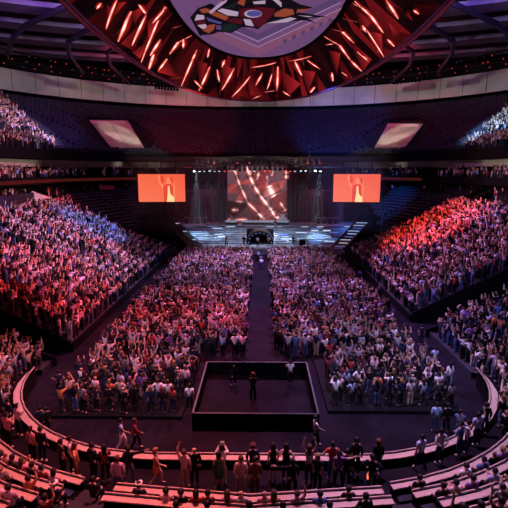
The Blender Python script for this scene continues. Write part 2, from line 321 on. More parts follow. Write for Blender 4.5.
# ------------------------------------------------------------------ the oval halo scoreboard
ART = {"S":[[[3.246,0.43],[3.185,0.13]],[[3.159,0.47],[3.115,0.12]],[[3.098,0.6],[3.046,0.22]],[[3.037,0.85],[2.976,0.47],[2.932,0.13]],[[2.906,0.53],[2.897,0.27]],[[3.159,0.65],[3.115,0.65]],[[3.281,0.27],[3.272,0.2]],[[2.88,0.3],[2.845,0.05]],[[2.758,0.35],[2.766,0.12]],[[2.505,0.75],[2.496,0.1]],[[2.627,0.08],[2.513,0.23]],[[2.26,0.6],[2.286,0.12]],[[2.374,0.25],[2.269,0.15]],[[2.138,0.63],[2.077,0.42]],[[1.92,0.72],[2.007,0.28]],[[1.693,0.58],[1.859,0.13]],[[1.623,0.08],[1.562,0.15]],[[1.641,0.83],[1.37,0.9]],[[1.326,0.77],[1.37,0.33]],[[1.117,0.88],[0.829,0.82]],[[1.51,0.25],[1.414,0.27]],[[1.292,0.22],[1.23,0.1]],[[0.637,0.32],[0.663,0.17]],[[0.532,0.23],[0.506,0.12]],[[0.393,0.32],[0.367,0.08]],[[0.279,0.27],[0.262,0.18]],[[0.166,0.17],[0.157,0.07]],[[0.96,0.08],[0.899,0.17]],[[0.052,0.87],[0.044,0.62],[0.061,0.38]],[[6.222,0.55],[6.248,0.33]],[[0.131,0.5],[0.157,0.08]],[[0.131,0.62],[0.14,0.53]],[[0.07,0.2],[0.07,0.07]],[[0.297,0.37],[0.271,0.15]],[[6.178,0.22],[6.178,0.15]],[[3.037,0.92],[3.037,0.67]],[[2.819,0.97],[2.88,0.83]],[[2.662,0.98],[2.749,0.73],[2.749,0.53]],[[2.714,0.82],[2.67,0.72]],[[2.505,0.77],[2.505,0.6]],[[2.347,0.95],[2.33,0.82]],[[2.077,0.87],[2.086,0.75]],[[0.07,0.92],[0.035,0.7]],[[0.218,0.92],[0.14,0.72]],[[0.375,0.92],[0.305,0.8],[0.288,0.58]],[[0.506,0.93],[0.41,0.68],[0.41,0.42]],[[0.541,0.83],[0.463,0.77]],[[1.047,0.82],[1.012,0.55]],[[0.855,0.75],[0.759,0.53]],[[1.545,0.68],[1.597,0.45]],[[1.422,0.65],[1.484,0.35]]],"H":[[[3.264,0.32],[3.203,0.32],[3.185,0.13]],[[3.089,0.6],[3.089,0.07],[2.993,0.12]],[[3.072,0.6],[2.985,0.43],[3.028,0.83]],[[2.967,0.42],[2.941,0.08],[3.011,0.08]],[[3.238,0.42],[3.211,0.53],[3.185,0.13]],[[1.806,0.65],[1.841,0.12],[1.658,0.08]],[[1.737,0.83],[1.658,0.15],[1.527,0.12]],[[1.318,0.78],[1.056,0.33],[1.239,0.07]],[[0.131,0.5],[0.079,0.32],[0.157,0.07]],[[0.052,0.1],[0.009,0.35],[0.009,0.12]],[[6.196,0.27],[6.222,0.13],[6.222,0.27]],[[2.74,0.37],[2.766,0.05],[2.566,0.15]],[[2.452,0.65],[2.295,0.68],[2.295,0.18]],[[0.559,0.73],[0.454,0.55],[0.602,0.22]],[[0.305,0.63],[0.244,0.12],[0.358,0.02]],[[2.155,0.83],[1.92,0.72],[2.007,0.37]],[[1.03,0.65],[0.82,0.48],[0.986,0.1]],[[3.159,0.47],[3.142,0.7],[3.107,0.43]],[[0.105,0.88],[0.061,0.55],[0.166,0.55]]],"L":[["d",[[-0.09,66.56],[-6.84,55.46],[-6.53,53.21],[-0.07,63.29]]],["d",[[-0.09,66.56],[8.49,51.94],[8.16,49.98],[-0.07,63.29]]],["L",[[-0.09,67.06],[-6.89,55.8],[-6.84,55.46],[-0.09,66.56]]],["L",[[-0.09,67.06],[8.54,52.23],[8.49,51.94],[-0.09,66.56]]],["r",[[-0.14,74.92],[-6.01,64.56],[-5.65,61.07],[-0.11,70.21]]],["r",[[-0.14,74.92],[9.72,55.37],[9.26,52.84],[-0.11,70.21]]],["L",[[-0.11,69.93],[-6.39,59.07],[-6.35,58.76],[-0.11,69.5]]],["L",[[-0.11,69.93],[9.16,53.44],[9.12,53.2],[-0.11,69.5]]],["d",[[3.31,68.13],[3.8,67.17],[3.69,65.17],[3.21,66.02]]],["d",[[4.4,66.04],[4.86,65.14],[4.72,63.27],[4.27,64.07]]],["d",[[5.42,64.09],[5.85,63.25],[5.69,61.49],[5.27,62.24]]],["d",[[6.38,62.26],[6.79,61.46],[6.6,59.81],[6.2,60.51]]],["d",[[7.28,60.53],[7.67,59.78],[7.46,58.22],[7.09,58.89]]],["d",[[8.14,58.9],[8.5,58.2],[8.28,56.72],[7.92,57.35]]],["k",[[-7.65,56.48],[-6.36,53.52],[-4.83,52.03],[-4.4,52.94],[-3.16,50.35],[0.41,49.6],[2.68,50.17],[4.35,52.46],[5.79,53.39],[4.33,54.96],[7.69,56.53],[5.62,57.03],[6.73,58.88],[5.46,57.75],[3.65,58.09],[0.66,59.17],[-0.05,61.15],[-1.01,60.33],[-1.97,60.31],[-3.45,62.8],[-4.89,62.13],[-5.75,63.21],[-7.19,63.63],[-7.5,64.08]]],["w",[[-7.33,57.73],[-6.76,55.52],[-6.01,55.8],[-6.09,57.18]]],["m",[[-7.28,58.02],[-6.12,57.46],[-6.19,58.81],[-7.19,59.4]]],["w",[[-7.23,59.4],[-6.2,58.93],[-6.1,60.48],[-6.81,60.91]]],["o",[[-6.3,53.98],[-5.55,53.4],[-5.03,54.0],[-5.39,54.91],[-6.09,55.01]]],["o",[[-5.34,55.28],[-4.81,54.31],[-3.26,56.38],[-3.74,57.67],[-4.67,56.36]]],["l",[[-5.37,54.76],[-3.82,51.63],[-3.04,50.84],[-3.23,51.64],[-5.16,55.23]]],["w",[[-4.38,54.26],[-3.82,53.52],[-2.12,54.65],[-2.27,56.13],[-3.39,55.84]]],["b",[[-5.9,56.34],[-4.21,58.36],[-4.45,58.95],[-5.7,57.75]]],["o",[[-6.88,61.43],[-5.86,59.23],[-5.05,58.94],[-5.4,61.13],[-6.24,62.65]]],["p",[[-5.03,59.25],[-4.4,59.56],[-4.54,61.14],[-5.11,61.13]]],["g",[[-4.23,59.26],[-3.04,58.67],[-2.26,59.72],[-3.46,62.35],[-4.44,61.8]]],["m",[[-3.69,57.5],[-2.74,56.56],[-1.77,57.13],[-1.99,59.11],[-3.12,58.38]]],["w",[[-1.69,56.96],[-0.84,57.25],[-0.52,59.8],[-1.5,59.3]]],["m",[[-1.98,53.55],[0.77,53.1],[0.81,58.43],[0.26,59.82],[-0.39,59.5],[-0.76,56.81],[-2.1,56.13]]],["o",[[-2.15,51.88],[-1.78,50.86],[-1.23,50.86],[-1.45,52.74]]],["g",[[-3.63,53.28],[-2.2,51.43],[-2.37,53.06]]],["w",[[-0.53,51.45],[0.75,51.07],[0.76,52.07],[-0.38,52.14]]],["m",[[-0.31,52.79],[1.84,53.64],[1.57,55.83],[0.6,58.67],[-0.4,60.03]]],["o",[[1.78,54.94],[2.77,53.49],[3.72,53.78],[3.96,55.38],[2.9,56.27],[1.81,56.13]]],["w",[[0.81,58.61],[2.26,57.51],[3.6,56.4],[4.33,56.91],[3.3,58.18]]],["w",[[1.21,50.27],[2.47,53.1],[2.41,51.68],[1.79,50.28]]],["o",[[4.15,53.73],[5.67,53.53],[4.19,54.98]]],["w",[[4.34,55.69],[6.13,56.08],[5.57,56.31]]],["w",[[0.42,55.1],[0.27,55.81],[-0.13,56.31],[-0.68,56.44],[-1.18,56.16],[-1.49,55.56],[-1.52,54.83],[-1.26,54.2],[-0.8,53.84],[-0.28,53.85],[0.17,54.22],[0.41,54.86]]],["b",[[0.37,55.04],[0.24,55.6],[-0.09,55.99],[-0.54,56.1],[-0.96,55.87],[-1.22,55.4],[-1.25,54.82],[-1.03,54.31],[-0.65,54.02],[-0.21,54.03],[0.16,54.33],[0.35,54.84]]]]}
def oval(th, v):
    e = 2/2.25; c, s = math.cos(th), math.sin(th); cc = math.copysign(abs(c)**e, c); ss = math.copysign(abs(s)**e, s)
    o = (15.0*cc, 50+42.7*ss, 27.); i = (9.25*cc, 48.5+28*ss, 31.)
    return Vector([a+(q-a)*v for a, q in zip(o, i)])
halo = empty('halo_scoreboard', (0, 50, 27), 'huge oval scoreboard hanging under the roof with a red shard display', 'scoreboard')
hl = Vector((0, 50, 27))
led = MB(); NT = 64; rr = random.Random(3)
TH = [2*PI*(i+.25*rr.uniform(-1, 1))/NT for i in range(NT)]; MIDV = [rr.uniform(.25, .75) for _ in range(NT)]; MIDT = [rr.uniform(.2, .8) for _ in range(NT)]
def redc(k): return (k, k*.035, k*.045)
def tri(a, b_, c, ks):
    led.poly([a-hl, b_-hl, c-hl]); led.c.append([redc(k) for k in ks])
for i in range(NT):
    t0, t1 = TH[i], TH[(i+1) % NT]+(2*PI if i == NT-1 else 0); A, B, C_, D = oval(t0, 0), oval(t1, 0), oval(t1, 1), oval(t0, 1)
    # follow the curve of both edges
    m = oval(t0+(t1-t0)*MIDT[i], MIDV[i])
    for (p, q) in ((A, B), (B, C_), (C_, D), (D, A)):
        k = rr.choice((.002, .004, .006, .01, .02, .05, .12)); g = rr.uniform(.1, 2)
        tri(p, q, m, (k, k*g, k*rr.uniform(.2, 1.5)))
def surf(tv, lift): return oval(tv[0], tv[1])-Vector((0, 0, lift))-hl
for s3 in ART['H']:
    k = rr.uniform(.2, .5); led.poly([surf(q, .06) for q in s3]); led.c.append([redc(k*g) for g in (rr.uniform(.02, .12), 1, rr.uniform(.1, .5))])
def streak(tvs, wd):
    (a0, a1), (c0, c1) = tvs[0], tvs[-1]; tvs = [[a0-(c0-a0)*.12, max(.01, min(.97, a1-(c1-a1)*.12))]]+tvs[1:-1]+[[c0+(c0-a0)*.12, max(.01, min(.97, c1+(c1-a1)*.12))]]
    pts = []
    for a, c in zip(tvs[:-1], tvs[1:]): pts += [[a[0]+(c[0]-a[0])*i/6, a[1]+(c[1]-a[1])*i/6] for i in range(6)]
    pts.append(tvs[-1]); P = [surf(q, .12) for q in pts]; n = len(P)
    for wf, lay in ((2.3, 0), (.62, 1)):
        for i in range(n-1):
            t = (P[i+1]-P[i]).normalized(); sd = t.cross(Vector((0, 0, 1))).normalized(); dn = Vector((0, 0, -.05*lay))
            w0, w1 = [wd*wf*(.35+.65*math.sin(PI*j/(n-1))) for j in (i, i+1)]; b0, b1 = [.3+.35*math.sin(PI*j/(n-1))+.5*math.sin(j*.9+wd*40)**2 for j in (i, i+1)]
            for sgn in (-1, 1):
                led.quad(P[i]+dn, P[i+1]+dn, P[i+1]+sd*w1*sgn+dn, P[i]+sd*w0*sgn+dn)
                cm = (lambda bb: (2.8*bb, 1.3*bb*bb, 1.1*bb*bb)) if lay else (lambda bb: (.55*bb, .012, .012)); ed = (.75, .05, .035) if lay else (.03, .002, .002); led.c.append([cm(b0), cm(b1), ed, ed])
for i, s in enumerate(ART['S']): streak(s, .17+.17*((i*37) % 10)/10)
for i in range(34):                                                   # the part of the ring over and behind the viewer
    t = PI+rr.uniform(.35, PI-.35); v = rr.uniform(.1, .5); streak([[t, v], [t+rr.uniform(-.05, .05), v+rr.uniform(.15, .4)]], .3)
tag(led.build('led_ring', M['led'], halo), 'ring display of red shards and bright streaks')
NS = 96
disc = MB(); disc.poly([oval(2*PI*i/NS, 1.)*1.0+Vector((0, 0, .02))-hl for i in range(NS)]); disc.c.append([(.14, .062, .165)]*NS)
disc.build('centre_panel', M['led'], halo)
PAL = dict(k=(.004, .003, .006), w=(.42, .3, .42), m=(.07, .004, .012), o=(.26, .05, .025), l=(.4, .25, .42), b=(.07, .06, .24), p=(.09, .04, .15), g=(.006, .014, .014), d=(.09, .045, .13), L=(.36, .2, .36), r=(.2, .07, .14))
lg = MB()
for i, (c, q) in enumerate(ART['L']):
    lg.poly([Vector((x, y, 30.93-.004*i))-hl for x, y in q]); lg.c.append([PAL[c]]*len(q))
tag(lg.build('logo', M['led'], halo), 'patchwork animal emblem in orange, maroon, green and white')
def ringtube(v, z, r, name, m, sc=1.0):
    b = MB(); rows = []
    for i in range(NS+1):
        th = 2*PI*i/NS; c = oval(th, v); ctr = Vector((0, 50, 0)); out = Vector((c.x, c.y-50, 0)).normalized(); c = c+out*sc; c.z = z
        rows.append([c+out*r[0]+Vector((0, 0, r[1]))-hl, c+out*r[0]-Vector((0, 0, r[1]))-hl, c-out*r[0]-Vector((0, 0, r[1]))-hl, c-out*r[0]+Vector((0, 0, r[1]))-hl])
    b.ring(0, rows, closed=True); return b.build(name, m, halo)
ringtube(0, 27.1, (.36, .3), 'outer_rim', M['rim'], .36)
tag(ringtube(0, 26.77, (.05, .03), 'light_line', M['redline'], .4), 'thin glowing red line round the rim')
ringtube(1, 30.9, (.3, .12), 'inner_rim', M['black'], 0)
b = MB(); b.poly([oval(2*PI*i/NS, 0)+Vector((0, 0, 5.2))-hl for i in range(NS)]); b.ring(0, [[oval(2*PI*i/NS, 0)+Vector((0, 0, .8))-hl, oval(2*PI*i/NS, 0)+Vector((0, 0, 5.2))-hl] for i in range(NS+1)]); b.build('housing', M['black'], halo)
for i in range(12):
    p = oval(2*PI*(i+.5)/12, .1); b = MB(); b.tube([(p-hl)+Vector((0, 0, 3)), (p-hl)+Vector((0, 0, 11.5))], .07, 5); b.build('suspension_cable', M['dark'], halo)
# ------------------------------------------------------------------ stage
def video(name, x0, x1, z0, z1, y, rz, label, art, thick=.35):
    cx, cz, W, H = (x0+x1)/2, (z0+z1)/2, x1-x0, z1-z0
    t = empty(name, (cx, y, z0), label, 'screen', None, rz)
    b = MB(); b.box((0, thick/2+.04, H/2), (W+.3, thick, H+.3)); b.build('frame', M['dark'], t)
    s = MB()
    for i, (pts, cols) in enumerate(art):
        s.poly([(-W/2+W*u, -.0006*i, H*(1-v)) for u, v in pts]); s.c.append(cols if isinstance(cols, list) else [cols]*len(pts))
    s.build('display', M['led'], t); return t
SC = (.98, .15, .062); SD = (.85, .07, .035); SL = (1.2, .27, .12); SW = (1.4, .75, .36)
side = [([(0, 0), (1, 0), (1, 1), (0, 1)], [SC, (.92, .115, .05), (.98, .16, .075), (1., .2, .10)]),
 ([(.42, .08), (.47, .02), (.52, .4), (.56, .45), (.6, .3), (.66, .12), (.72, .08), (.76, .2), (.78, .45), (.77, 1), (.52, 1), (.52, .5), (.46, .38)], SL),
 ([(.47, .06), (.52, .03), (.55, .2), (.53, .34), (.48, .3)], SD), ([(.53, .45), (.6, .36), (.66, .3), (.74, .42), (.75, 1), (.53, 1)], SD),
 ([(.60, .16), (.66, .12), (.70, .2), (.68, .36), (.62, .34)], SL), ([(.66, .1), (.73, .1), (.76, .24), (.74, .42), (.71, .3)], SD),
 ([(.63, .44), (.66, .42), (.68, .7), (.76, .84), (.76, 1), (.60, 1), (.62, .75)], SW), ([(.70, .55), (.72, .55), (.73, .8), (.70, .75)], SD)]
for (x0, x1, rz, lab, mir) in ((-22.4, -13.8, .10, 'left orange video screen showing a performer, hung beside the stage', 0), (13.8, 22.3, -.10, 'right orange video screen showing a performer, hung beside the stage', 1)):
    t = video('video_screen', x0, x1, 8.15, 13.25, 88, rz, lab, side if not mir else [([(u-.13 if len(p) > 4 or i else u, v) for u, v in p], c) for i, (p, c) in enumerate(side)])
    for sx in (-2.6, 0, 2.6):
        b = MB(); b.box((sx, .3, 6.2), (.18, .18, 2.2)); b.build('hanging_strut', M['dark'], t)
def vc(px, py): return ((px-62)/382., (py-65)/375.)
def tc(k, g=.12): return (k, k*g, k*g)
wall = [([(0, 0), (1, 0), (1, 1), (0, 1)], [(.17, .075, .095), (.17, .075, .095), (.06, .01, .014), (.035, .01, .012)])]
for pts, ks in (([(62, 190), (130, 190), (66, 250)], (.05, .5, .5)), ([(135, 190), (205, 150), (230, 200)], (.25, .8, .3)), ([(66, 250), (150, 195), (190, 260)], (.3, .2, .05)), ([(325, 190), (440, 160), (410, 230)], (.5, .35, .6)), ([(62, 300), (130, 300), (200, 330), (62, 440)], (.02, .03, .02, .015)),
        ([(190, 310), (330, 340), (300, 440), (230, 430)], (.12, .3, .2, .04)), ([(230, 200), (330, 190), (370, 280), (290, 290)], (.3, .35, .5, .3)), ([(110, 300), (140, 260), (190, 310)], (.4, .5, .1)), ([(370, 280), (444, 230), (444, 400), (350, 330)], (.25, .1, .08, .2)), ([(200, 120), (325, 90), (325, 190), (230, 200)], (.2, .15, .3, .25)), ([(300, 300), (350, 330), (380, 440), (310, 440)], (.3, .3, .1, .15))):
    wall.append(([vc(*p) for p in pts], [tc(k*1.1, .13) for k in ks]))
def bolt(pts, wd, k):
    for wf, lay in ((2.4, 0), (.75, 1)):
        for (a, b_), (c, d) in zip(pts[:-1], pts[1:]):
            dx, dy = c-a, d-b_; L = math.hypot(dx, dy); nx, ny = -dy/L*wd*wf, dx/L*wd*wf; n = max(2, int(L/14)); hsh = (a*7+b_*3) % 10
            for j in range(n):
                e0, e1 = [.55+.45*math.sin((q/n)*PI*2.3+hsh) for q in (j, j+1)]; hot = [((2.6*k*e, 1.7*k*e, 1.6*k*e) if lay else (1.1*k*e, .22*k*e, .2*k*e)) for e in (e0, e1)]; ed = [((1.2*k*e, .36*k*e, .32*k*e) if lay else (.2*e, .05*e, .055*e)) for e in (e0, e1)]
                p0, p1 = (a+dx*j/n, b_+dy*j/n), (a+dx*(j+1)/n, b_+dy*(j+1)/n)
                for s in (-1, 1): wall.append(([vc(*p0), vc(*p1), vc(p1[0]+nx*s, p1[1]+ny*s), vc(p0[0]+nx*s, p0[1]+ny*s)], [hot[0], hot[1], ed[1], ed[0]]))
bolt([(105, 80), (125, 150), (150, 215), (195, 315), (300, 420)], 7, .8); bolt([(185, 70), (210, 150), (245, 222), (290, 290), (345, 360), (372, 410), (400, 410)], 10, 1); bolt([(330, 200), (340, 230), (362, 270)], 26, 1.2)
bolt([(265, 110), (252, 160)], 9, .7); bolt([(358, 100), (345, 135)], 8, .6); bolt([(437, 110), (437, 155)], 9, .9); bolt([(400, 310), (437, 365)], 8, .7); bolt([(62, 425), (190, 425)], 7, .6); bolt([(85, 360), (132, 360)], 7, .6); bolt([(255, 380), (300, 420)], 10, .9); bolt([(112, 300), (160, 306)], 5, .6)
video('video_wall', -6.3, 5.5, 3.75, 15.0, 94, 0, 'big central video wall showing red shards and white streaks behind the band', wall)
for i, (x0, x1) in enumerate(((-8.4, -6.5), (5.7, 7.6), (-20, -9), (8.2, 19.5))):
    b = MB(); n = int((x1-x0)/.18); top = 16.2 if i < 2 else 8.9; rows = []
    for j in range(n+1): x = x0+(x1-x0)*j/n; rows.append([(x, 95.6+.12*math.sin(j*1.6), 3.3), (x, 95.6+.12*math.sin(j*1.6), top)])
    b.ring(0, rows); o = b.build('stage_curtain', M['curtain'] if i < 2 else M['curtain2'])
    tag(o, ['narrow dark red pleated curtain hanging left of the video wall', 'narrow dark red pleated curtain hanging right of the video wall', 'wide black curtain under the left video screen', 'wide black curtain under the right video screen'][i], 'curtain')
stage = empty('concert_stage', (0, 78, 0), 'wide grey stage with light striped steps at the far end', 'stage')
b = MB(); b.box((1.5, 3.5, .5), (26, 7, 1.)); b.build('front_deck', M['stagefl'], stage)
b = MB()
NSTEP = 9
for k in range(NSTEP):
    z0, z1 = 1+2.35*k/NSTEP, 1+2.35*(k+1)/NSTEP; y0 = 4.6+k*1.0; hw = 13.8+k*.65
    for x0, x1 in ((-hw+1.4, -2.35), (2.75, hw+1.4)) if k < 7 else ((-hw+1.4, hw+1.4),):
        b.box(((x0+x1)/2, (y0+18)/2, (z0+z1)/2), (x1-x0, 18-y0, z1-z0))
b.build('stepped_riser', M['step'], stage)
rs = random.Random(5); cnt = 0
for k in range(NSTEP):
    z = 1+2.35*(k+.62)/NSTEP; y = 4.6+k*1.0-.03; hw = 13.4+k*.65; x = -hw+1.6+rs.uniform(0, 1.5)
    while x < hw+.8:
        L = rs.uniform(.7, 2.2)
        if not (-3.9 < x+L/2 < 4.3 and k < 7) and rs.random() < .42 and cnt < 88:
            s = MB(); s.box((x+L/2, y, z), (L, .05, .11 if rs.random() < .6 else .19)); s.build('led_strip', M['strip'] if rs.random() < .7 else M['stripb'], stage); cnt += 1
        x += L+rs.uniform(.5, 1.8)
b = MB(); b.box((1.0, 15., 3.42), (36, 6.2, .16)); b.build('upper_deck', M['stagefl'], stage)
b = MB(); R1, R2 = 2.4, 1.75; rows = []                               # arched tunnel in the steps
for i in range(21):
    a = PI*i/20; ca, sa = math.cos(a), math.sin(a)
    rows.append([(.2+ca*q, y, 1+sa*q*1.0) for q, y in ((R2, 4.4), (R1, 4.4), (R1, 9), (R2, 9))])
b.ring(0, rows, closed=True); tag(b.build('arch', M['dark'], stage), 'rounded arch over the tunnel entrance')
for i in range(9):
    a = PI*(i+.5)/9; s = MB(); s.box((.2+2.08*math.cos(a), 4.37, 1+2.08*math.sin(a)), (.16, .05, .16)); s.build('arch_lamp', M['stripb'], stage)
b = MB(); b.box((.2, 9.2, 2.1), (4.9, .1, 2.2)); b.build('tunnel_back', M['black'], stage)
for sx in (-1, 1):                                                    # raked side ramps
    b = MB(); xs = (12.2, 20.6) if sx > 0 else (-17.6, -10.)
    if sx > 0: P = [(12.2, 1.4, .9), (14.6, 1.0, .9), (21.2, 12, 4.2), (18.4, 12.6, 4.2)]
    else: P = [(-11.6, 1.0, .9), (-9.4, 1.4, .9), (-15.4, 12.6, 4.0), (-18.2, 12., 4.0)]
    Pv = [Vector(p) for p in P]; dn = Vector((0, 0, .3))
    b.poly(Pv); b.poly([p-dn for p in Pv][::-1])
    for i in range(4): b.quad(Pv[i], Pv[(i+1) % 4], Pv[(i+1) % 4]-dn, Pv[i]-dn)
    r = b.build('side_ramp', M['dark'], stage); a0, a1, c1, c0 = (Pv[0], Pv[1], Pv[2], Pv[3])
    for k in (range(9) if sx > 0 else (2, 5, 8)):
        t = (k+.5)/9; p, q = a0.lerp(c0, t), a1.lerp(c1, t); u0 = (.15 if sx > 0 else .6)+.2*rs.random()
        s = MB(); g = p.lerp(q, u0); h = p.lerp(q, .9); up = Vector((0, 0, .06)); dy = (c0-a0).normalized()*.09
        s.quad(g+up-dy, h+up-dy, h+up+dy, g+up+dy); s.build('ramp_light', M['strip'] if k % 3 else M['stripb'], r)
# haze hanging over the stage
hz = MB(); hz.box((-.4, 86.5, 9.8), (44, 20, 13)); hm = bpy.data.materials.new('stage_haze'); hm.use_nodes = True; hn, hk = hm.node_tree.nodes, hm.node_tree.links
hn.remove(hn['Principled BSDF']); vs_ = hn.new('ShaderNodeVolumeScatter'); vs_.inputs['Density'].default_value = .006; vs_.inputs['Anisotropy'].default_value = .2; hk.new(vs_.outputs['Volume'], hn['Material Output'].inputs['Volume'])
tag(hz.build('stage_haze', hm), 'thin blue lit haze hanging over the stage', 'haze', None, 'stuff')
# things on the stage
def cab(x, y, z, label):
    t = empty('speaker_cabinet', (x, y, z), label, 'speaker', 'tall speakers on the upper deck')
    b = MB(); b.box((0, 0, .65), (.8, .8, 1.3), top=.96); b.build('box', M['gun'], t); g = MB(); g.box((0, -.41, .68), (.66, .04, 1.05)); g.build('grille', M['dark'], t)
for i in range(4): cab(-14.3+i*1.15, 92.4, 3.5, 'tall grey speaker left of the video wall, %s of four in the row' % ['outermost', 'second outermost', 'third outermost', 'innermost'][i])
for i in range(4): cab(11.6+i*1.15, 92.4, 3.5, 'tall grey speaker right of the video wall, %s of four in the row' % ['innermost', 'second innermost', 'third innermost', 'outermost'][i])
def boom(x, sx, label):
    t = empty('boom_stand', (x, 91.6, 3.5), label, 'stand'); b = MB(); b.tube([(0, 0, 0), (0, 0, 1.4)], .05, 6); b.build('pole', M['gun'], t)
    b = MB(); b.tube([(0, 0, 1.35), (sx*1.0, 0, 2.3)], .07, 6); b.build('arm', M['gun'], t); b = MB(); b.box((0, 0, .04), (.6, .6, .08)); b.build('base', M['dark'], t)
boom(-10.2, -1, 'grey slanted boom stand beside the left speakers'); boom(10.8, 1, 'grey slanted boom stand beside the right speakers')
def table(x, w, label):
    t = empty('stage_table', (x, 91.2, 3.5), label, 'table'); b = MB(); b.box((0, 0, .78), (w, 1.0, .12)); b.build('tabletop', M['white'], t)
    b = MB(); b.box((0, 0, .36), (w-.2, .8, .72)); b.build('front_skirt', M['black'], t); s = MB(); s.box((0, -.52, .60), (w-.4, .04, .05)); s.build('light_strip', M['strip'], t)
table(-.2, 6.4, 'long white table in front of the video wall'); table(-5.4, 2.6, 'short white table at the left foot of the video wall'); table(4.6, 2.6, 'short white table at the right foot of the video wall')
dk = empty('drum_kit', (4.6, 91.2, 4.34), 'white drum kit on the short table right of the video wall', 'drums')
for x, y, r, h, z, nm in ((0, -.1, .5, .45, .5, 'bass_drum'), (-.55, 0, .3, .5, .3, 'floor_tom'), (.55, 0, .3, .5, .3, 'floor_tom'), (-.25, 0, .22, .3, 1.05, 'rack_tom'), (.25, 0, .22, .3, 1.05, 'rack_tom')):
    b = MB(); b.tube([(x, y-h/2, z), (x, y+h/2, z)] if nm == 'bass_drum' else [(x, y, z-h/2), (x, y, z+h/2)], r, 14); b.build(nm, M['white'], dk)
for x in (-.8, 0, .8):
    b = MB(); z = 1.75 if x == 0 else 1.3; b.tube([(x, .1, z), (x, .1, z+.04)], [.38, .05], 14); c = b.build('cymbal', M['white'], dk); b = MB(); b.tube([(x, .1, 0), (x, .1, z)], .03, 5); b.build('cymbal_stand', M['gun'], dk)
kb = empty('keyboard', (5.9, 80.6, 1.), 'black keyboard on a stand at the right of the stage', 'keyboard')
b = MB(); b.box((0, 0, .95), (1.5, .4, .12)); b.build('keys', M['dark'], kb)
for s in (-1, 1): b = MB(); b.tube([(-.5*s, 0, 0), (.5*s, 0, .9)], .05, 6); b.build('leg', M['gun'], kb)
b = MB(); b.box((.2, .5, .55), (1.1, .6, 1.1)); o = b.build('amplifier', M['dark']); o.location = (7.4, 81, 1.); b = MB(); b.box((.2, .18, .5), (.95, .04, .8)); b.build('grille', M['black'], o); tag(o, 'black amplifier beside the keyboard', 'amplifier')
for i, (x, l) in enumerate(((-8.4, 'farthest left'), (-7., 'second from the left'), (-3.3, 'third from the left'), (-1.9, 'left of the singer'), (2.6, 'right of the singer'), (4.2, 'third from the right'), (7.9, 'second from the right'), (9.6, 'farthest right'))):
    b = MB(); n = len(b.v); b.v += [(-.45, -.3, 0), (.45, -.3, 0), (.45, .3, 0), (-.45, .3, 0), (-.42, -.28, .16), (.42, -.28, .16), (.42, .25, .5), (-.42, .25, .5)]
    for q in ((0, 3, 2, 1), (4, 5, 6, 7), (0, 1, 5, 4), (1, 2, 6, 5), (2, 3, 7, 6), (3, 0, 4, 7)): b.f.append(q); b.m.append(0)
    o = b.build('floor_monitor', M['dark']); o.location = (x, 78.7, 1.); tag(o, 'black wedge monitor on the stage front, '+l, 'monitor', 'wedge monitors on the stage front')
    g = MB(); g.quad((-.36, -.26, .185), (.36, -.26, .185), (.36, .2, .475), (-.36, .2, .475)); g.build('grille', M['gun'], o)
# lighting truss above the stage
tr = empty('lighting_truss', (0, 86, 14.8), 'long black lighting truss above the stage', 'truss')
for zz in (0, 1.3):
    for yy in (-.5, .5): b = MB(); b.tube([(-12, yy, zz), (11.4, yy, zz)], .09, 6); b.build('chord', M['dark'], tr)
b = MB()
for i in range(30):
    x = -12+23.4*i/30; b.tube([(x, -.5, 0), (x+.39, -.5, 1.3), (x+.78, -.5, 0)], .05, 4); b.tube([(x, -.5, 0), (x+.39, .5, 0), (x+.78, -.5, 0)], .05, 4)
b.build('lattice', M['dark'], tr)
for x in (-9, -3, 3, 9): b = MB(); b.tube([(x, 0, 1.3), (x, 0, 22)], .04, 4); b.build('hoist_cable', M['dark'], tr)
def lamp(loc, rz, tilt, lens, label, group, sc=1.):
    t = empty('stage_light', loc, label, 'light', group, rz); t.scale = (sc,)*3
    b = MB(); b.box((0, 0, -.06), (.42, .3, .12)); b.box((-.24, 0, -.3), (.06, .2, .5)); b.box((.24, 0, -.3), (.06, .2, .5)); b.build('yoke', M['dark'], t)
    h = MB(); h.tube([(0, 0, .24), (0, 0, -.1), (0, 0, -.34)], [.13, .19, .21], 10); ho = h.build('head', M['dark'], t); ho.location = (0, 0, -.42); ho.rotation_euler = (tilt, 0, 0)
    l = MB(); l.tube([(0, 0, -.335), (0, 0, -.36)], .17, 10); l.build('lens', lens, ho); return t
rl = random.Random(9); NUM = ['first', 'second', 'third', 'fourth', 'fifth', 'sixth', 'seventh', 'eighth', 'ninth', 'tenth', 'eleventh', 'twelfth', 'thirteenth', 'fourteenth', 'fifteenth', 'sixteenth', 'seventeenth', 'eighteenth', 'nineteenth', 'twentieth', 'twenty-first', 'twenty-second', 'twenty-third', 'twenty-fourth', 'twenty-fifth', 'twenty-sixth', 'twenty-seventh', 'twenty-eighth', 'twenty-ninth', 'thirtieth']
for i in range(26):
    x = -11.6+22.6*i/25; lens = M['lenshot'] if i in (0, 1, 24, 25) else M['lens'] if (i < 6 or i > 19 or i % 4 == 0) else M['lensred']
    lamp((x, 85.5, 14.7), rl.uniform(-.4, .4), rl.uniform(-.7, .2), lens, 'moving head lamp on the lower bar of the stage truss, %s from its left end' % NUM[i], 'lamps on the lower bar of the truss', 1.25)
for i in range(22):
    x = -11.2+22.0*i/21; lamp((x, 85.4, 16.05), rl.uniform(-.4, .4), rl.uniform(-.4, .4), M['lensred'] if i % 2 else M['dark'], 'dark lamp on the upper bar of the stage truss, %s from its left end' % NUM[i], 'lamps on the upper bar of the truss', 1.1)
